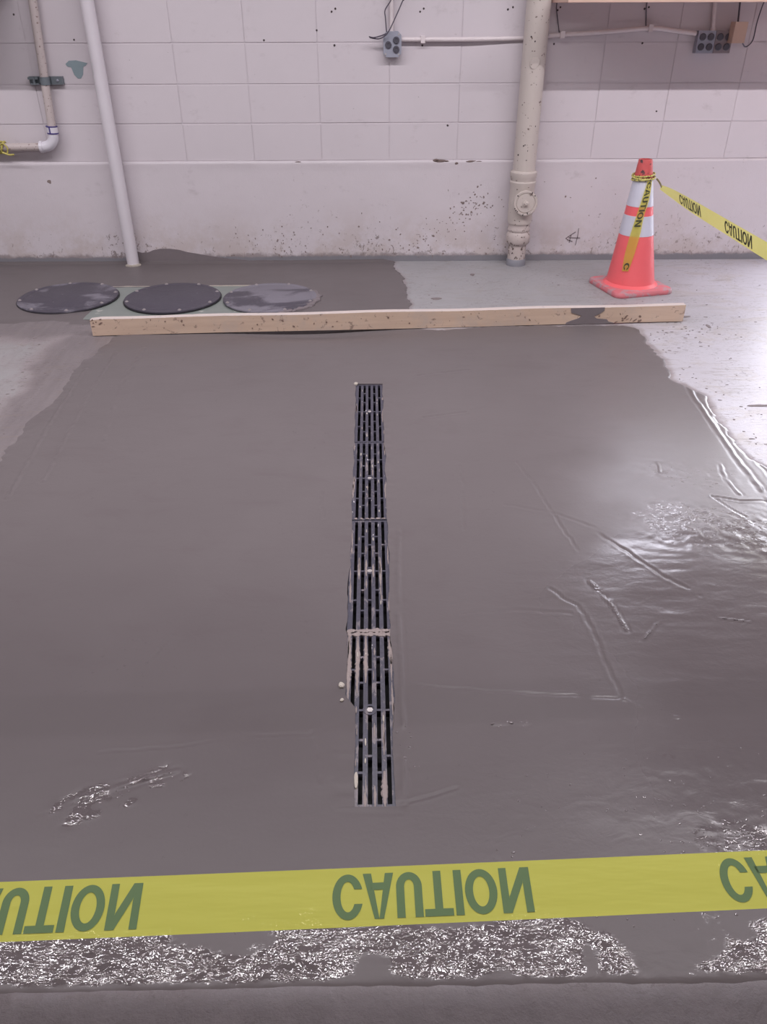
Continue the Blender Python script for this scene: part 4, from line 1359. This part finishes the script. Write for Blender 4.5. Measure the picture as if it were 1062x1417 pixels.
for a, rr_ in ((140, 0.066), (40, 0.066), (60, 0.068), (215, 0.068), (225, 0.066), (205, 0.070), (260, 0.066), (285, 0.058)):
    blob(bm, (rr_ * math.cos(R(a)), rr_ * math.sin(R(a)), 0.0835), (1, 0, 0), (0, 1, 0), rng.uniform(0.004, 0.008), rng.uniform(0.003, 0.006), 0.0015, rng, 8, 0.5, R(a))
o = bmo('paint_chip', bm, M['hole'], cap); o['kind'] = 'stuff'
bm = bmesh.new()
for i in range(24):
    z = rng.choice([rng.uniform(0.05, 0.28), rng.uniform(0.05, 0.55), rng.uniform(0.6, 1.3)])
    a = rng.uniform(-0.9, 0.9) - math.pi / 2
    r_ = (0.0565 if z < 0.12 else 0.0745 if z < 0.5 else 0.0668)
    if 0.12 < z < 0.27: continue
    blob(bm, (r_ * math.cos(a), r_ * math.sin(a), z), (-math.sin(a), math.cos(a), 0), (0, 0, 1), rng.uniform(0.002, 0.005), rng.uniform(0.002, 0.005), 0.0015, rng, 8, 0.5)
o = bmo('chipped_spot', bm, M['hole'], bp); o['kind'] = 'stuff'
bm = bmesh.new()
blob(bm, (-0.002, -0.0655, 1.118), (1, 0, 0), (0, 0, 1), 0.026, 0.030, 0.004, rng, 12, 0.3)
bmo('paint_scab', bm, M['pipe_cream'], bp, smooth=True)

# ------------------------------------------------------------------ white pipe at left
bm = bmesh.new()
revolve(bm, [(0.0372, 0.0), (0.0372, 1.6), (0.0372, 3.44)], 36, lean=(0.0, 0))
wp = bmo('white_pipe', bm, M['pvc'], loc=(-1.5185, 5.000, 0.0), smooth=True)
tag(wp, 'plain white pipe running straight down the wall left of centre to the floor', 'pipe')
bm = bmesh.new()
rng = random.Random(21)
for i in range(14):
    a = R(-150 + 12 * i)
    blob(bm, (0.040 * math.cos(a), 0.040 * math.sin(a), 0.006), (1, 0, 0), (0, 1, 0), rng.uniform(0.006, 0.014), rng.uniform(0.005, 0.010), rng.uniform(0.004, 0.012), rng, 9, 0.5)
bmo('cement_collar', bm, M['cement_pale'], wp)

# ------------------------------------------------------------------ thin pipe with elbow, far left
tpz = empty('water_pipe', (-1.86, 5.019, 0.70))
tag(tpz, 'thin dusty white water pipe with an elbow turning left, top left of the wall', 'pipe')
def rel(p): return (p[0] + 1.86, p[1] - 5.019, p[2] - 0.70)
bm = bmesh.new()
tube(bm, [rel(p) for p in ((-1.858, 5.019, 0.77), (-1.841, 5.019, 1.03), (-1.815, 5.019, 1.414), (-1.79, 5.019, 1.9), (-1.79, 5.019, 3.44))], 0.0235, 20)
bmo('riser', bm, M['thin_pipe'], tpz, smooth=True)
bm = bmesh.new()
tube(bm, [rel(p) for p in ((-1.93, 5.019, 0.692), (-2.2, 5.019, 0.690), (-3.0, 5.019, 0.690))], 0.0225, 20)
bmo('branch', bm, M['thin_pipe'], tpz, smooth=True)
bm = bmesh.new()
pth = [(-1.8585, 5.019, 0.768), (-1.860, 5.019, 0.745), (-1.868, 5.019, 0.724), (-1.885, 5.019, 0.706), (-1.905, 5.019, 0.696), (-1.930, 5.019, 0.692)]
tube(bm, smooth_path([rel(p) for p in pth], 5), 0.0285, 22)
el_ = bmo('elbow', bm, M['white'], tpz, smooth=True)
bm = bmesh.new()
tube(bm, [rel((-1.930, 5.019, 0.692)), rel((-1.948, 5.019, 0.692))], 0.032, 22)
bmo('collar', bm, M['white'], tpz, smooth=False)
bm = bmesh.new()
tube(bm, [rel((-1.858, 5.019, 0.765)), rel((-1.8565, 5.019, 0.800))], 0.031, 22)
cl = bmo('collar', bm, M['white'], tpz)
for z0 in (0.797, 0.762):
    bm = bmesh.new()
    tube(bm, [rel((-1.858, 5.019, z0)), rel((-1.8577, 5.019, z0 + 0.006))], 0.0325, 22)
    bmo('primer_ring', bm, M['purple'], cl)
bm = bmesh.new()
tube(bm, [rel((-1.862, 4.9875, 0.768)), rel((-1.862, 4.9875, 0.798))], 0.004, 6)
bmo('primer_drip', bm, M['purple'], cl)
bm = bmesh.new()
box(bm, -0.080, 0.112, 0.034, 0.0495, 0.312, 0.352)
box(bm, 0.048, 0.112, 0.020, 0.034, 0.312, 0.352)
box(bm, -0.080, -0.022, 0.012, 0.034, 0.338, 0.350)
box(bm, -0.066, -0.020, 0.012, 0.034, 0.312, 0.320)
box(bm, -0.052, -0.040, 0.008, 0.034, 0.312, 0.350)
ck = bmo('clamp', bm, M['clamp'], tpz, bevel=0.002, seg=1); ck['label'] = 'grey-green steel strap clamp'
bm = bmesh.new()
revolve(bm, [(0.0275, 0.0), (0.0275, 0.040)], 24, cap0=False, cap1=False)
bmo('clamp_band', bm, M['clamp'], ck, (0.021, 0.0, 0.312))
bm = bmesh.new()
revolve(bm, [(0.007, 0), (0.007, 0.005), (0.004, 0.007)], 8)
bmo('clamp_bolt', bm, M['box_grey'], ck, (0.085, 0.020, 0.332), (R(90), 0, 0))
# scrap of yellow tape tied on the branch
bm = bmesh.new()
for k in range(5):
    x = -2.165 - 0.016 * k
    ring = [(x + 0.010 * math.sin(2 * math.pi * i / 16 + k), 5.019 + 0.0305 * math.cos(2 * math.pi * i / 16), 0.690 + 0.0305 * math.sin(2 * math.pi * i / 16)) for i in range(17)]
    tube(bm, ring, 0.006, 6, cap=False)
tube(bm, smooth_path([(-2.18, 4.99, 0.70), (-2.15, 4.985, 0.715), (-2.13, 4.985, 0.69), (-2.14, 4.985, 0.662), (-2.165, 4.985, 0.668)]), 0.004, 6)
tube(bm, smooth_path([(-2.165, 4.985, 0.668), (-2.13, 4.985, 0.655), (-2.10, 4.985, 0.656)]), 0.005, 6)
o = bmo('tape_scrap', bm, simple('olive_yellow_tape', lin(196, 184, 96), 0.5, 0.25, 60, 0.3, spot=lin(84, 80, 50), spot_th=0.6, spot_scale=60), smooth=True)
tag(o, 'scrap of yellow tape knotted round the thin pipe at the left edge', 'tape')

# ------------------------------------------------------------------ electrical boxes and conduit
oc_ = empty('outlet_box', (0.129, WY, 1.203))
tag(oc_, 'small blue-grey outlet box with three round knobs, alone at the top centre of the wall', 'outlet')
bm = bmesh.new()
w_, h_, c_ = 0.050, 0.062, 0.018
ol = [(-w_ + c_, -h_), (w_ - c_, -h_), (w_, -h_ + c_), (w_, h_ - c_), (w_ - c_, h_), (-w_ + c_, h_), (-w_, h_ - c_), (-w_, -h_ + c_)]
a = [bm.verts.new((x, 0.0, z)) for x, z in ol]; b = [bm.verts.new((x, -0.050, z)) for x, z in ol]
for i in range(8): bm.faces.new((a[i], a[(i + 1) % 8], b[(i + 1) % 8], b[i]))
bm.faces.new(b); bm.faces.new(a[::-1])
bx = bmo('housing', bm, M['box_grey'], oc_, bevel=0.003)
for x, z in ((-0.023, -0.002), (0.021, 0.020), (0.021, -0.024)):
    bm = bmesh.new()
    revolve(bm, [(0.018, 0.0), (0.018, 0.006), (0.015, 0.009), (0.010, 0.009), (0.009, 0.005)], 22)
    bmo('socket', bm, M['socket'], oc_, (x, -0.050, z), (R(90), 0, 0))
for x, z in ((-0.036, 0.048), (0.036, 0.048), (-0.038, -0.046), (0.036, -0.048)):
    bm = bmesh.new()
    revolve(bm, [(0.005, 0.0), (0.005, 0.004)], 8)
    bmo('screw', bm, M['bolt'], oc_, (x, -0.048, z), (R(90), 0, 0))

bm = bmesh.new()
tube(bm, smooth_path([(0.176, 5.045, 1.226), (0.521, 5.045, 1.225), (0.80, 5.057, 1.228), (0.92, 5.0575, 1.233), (1.04, 5.057, 1.242), (1.287, 5.045, 1.257), (1.50, 5.045, 1.272), (1.568, 5.045, 1.275), (1.62, 5.045, 1.274),
                      (1.70, 5.045, 1.264), (1.83, 5.045, 1.249)], 6), 0.0112, 12)
cdn = bmo('conduit', bm, M['conduit'], smooth=True)
tag(cdn, 'thin pale conduit running along the upper wall behind the thick pipe', 'conduit')
for x, z in ((0.30, 1.225), (1.08, 1.246), (1.568, 1.276)):
    bm = bmesh.new()
    box(bm, x - 0.012, x + 0.012, 5.030, WY, z - 0.017, z + 0.017)
    bmo('strap', bm, M['conduit'], cdn, bevel=0.002, seg=1)
bm = bmesh.new()
tube(bm, [(0.124, 5.045, 1.26), (0.124, 5.045, 3.44)], 0.0115, 12)
o = bmo('conduit', bm, M['conduit'], smooth=True)
tag(o, 'vertical pale conduit dropping into the small box with three knobs', 'conduit')
bm = bmesh.new()
tube(bm, smooth_path([(0.20, 5.0, 1.70), (0.130, 5.0, 1.45), (0.120, 5.0, 1.409), (0.088, 5.0, 1.363), (0.090, 5.0, 1.326), (0.096, 5.005, 1.262)]), 0.0032, 7)
o = bmo('loose_wire', bm, M['wire'], smooth=True)
tag(o, 'thin grey wire kinked down to the left corner of the small box', 'wire')
bm = bmesh.new()
tube(bm, smooth_path([(0.21, 5.0, 1.70), (0.190, 5.0, 1.43), (0.183, 5.0, 1.405), (0.148, 5.0, 1.336), (0.112, 4.995, 1.272), (0.085, 4.995, 1.243), (0.048, 4.998, 1.230), (0.003, 5.02, 1.236)]), 0.0032, 7)
tube(bm, smooth_path([(0.100, 4.995, 1.256), (0.060, 4.995, 1.243), (0.025, 5.0, 1.236), (0.000, 5.02, 1.240)]), 0.0032, 7)
o = bmo('loose_wire', bm, M['wire'], smooth=True)
tag(o, 'thin grey wire sweeping down past the small box to a bare end', 'wire')

for k, (x0, x1, mt, lab) in enumerate(((1.838, 1.935, M['box_grey'], 'blue-grey outlet box with four sockets, upper right wall'),
                                       (1.937, 2.032, M['box_dark'], 'darker brown outlet box beside the blue-grey one'))):
    e = empty('outlet_box', ((x0 + x1) / 2, WY, 1.209))
    tag(e, lab, 'outlet')
    hw_ = (x1 - x0) / 2
    bm = bmesh.new()
    box(bm, -hw_, hw_, -0.045, 0, -0.054, 0.054)
    bmo('housing', bm, mt, e, bevel=0.004)
    for x in (-0.023, 0.023):
        for z in (-0.024, 0.024):
            bm = bmesh.new()
            revolve(bm, [(0.018, 0), (0.018, 0.005), (0.014, 0.007), (0.006, 0.006)], 20)
            bmo('socket', bm, M['socket'], e, (x, -0.045, z), (R(90), 0, 0))
bm = bmesh.new()
box(bm, 2.005, 2.075, 4.955, 5.022, 1.205, 1.305)
o = bmo('plug_adapter', bm, M['tan_box'], bevel=0.006)
tag(o, 'small tan box plugged onto the right end of the brown outlet box', 'adapter')
bm = bmesh.new()
tube(bm, [(1.921, 5.045, 1.262), (1.902, 5.045, 1.405)], 0.0105, 10)
tube(bm, [(1.921, 5.045, 1.258), (1.9205, 5.045, 1.276)], 0.0145, 10)
o = bmo('conduit', bm, M['conduit'], smooth=True)
tag(o, 'short vertical conduit between the shelf and the blue-grey outlet box', 'conduit')
bm = bmesh.new()
tube(bm, [(2.041, 5.015, 1.300), (2.034, 5.03, 1.405)], 0.005, 8)
o = bmo('cord', bm, M['wire'], smooth=True)
tag(o, 'short cord rising from the tan box to the shelf', 'cord')
bm = bmesh.new()
tube(bm, smooth_path([(2.19, 5.05, 1.44), (2.171, 5.045, 1.385), (2.160, 5.045, 1.304), (2.158, 5.045, 1.218), (2.126, 5.035, 1.186), (2.095, 5.01, 1.196), (2.072, 4.99, 1.222)]), 0.0032, 7)
o = bmo('cord', bm, M['wire'], smooth=True)
tag(o, 'thin looping cord hanging right of the tan box', 'cord')
for xs_, lab in (((1.035, 1.368, 1.066, 1.250), 'thin wire hanging under the shelf beside the thick pipe'), ((1.533, 1.373, 1.547, 1.283), 'thin wire hanging under the middle of the shelf')):
    bm = bmesh.new()
    tube(bm, [(xs_[0], 5.063, xs_[1] + 0.035), (xs_[0], 5.063, xs_[1]), (xs_[2], 5.063, xs_[3])], 0.0026, 6)
    o = bmo('loose_wire', bm, M['wire'])
    tag(o, lab, 'wire')

# ------------------------------------------------------------------ shelf at upper right (its underside is at the picture's top edge)
bm = bmesh.new()
box(bm, 0.995, 3.0, WY - 0.46, WY, 1.395, 1.420)
sh = bmo('wall_shelf', bm, M['shelf'], bevel=0.002, seg=1)
tag(sh, 'deep wooden wall shelf above the outlets, only its underside showing', 'shelf')
bm = bmesh.new(); box(bm, 0.995, 3.0, WY - 0.475, WY - 0.4605, 1.393, 1.440)
bmo('front_strip', bm, M['shelf'], sh, bevel=0.002, seg=1)
# unseen box added above the frame to shade the top left corner
bm = bmesh.new(); box(bm, -3.4, -1.93, WY - 0.55, WY - 0.001, 1.47, 2.2)
shade_ob = bmo('shade_box', bm, M['room_wall'], bevel=0.004, seg=1)
tag(shade_ob, 'plain grey unseen box added high on the wall to shade the corner below', 'shade box')
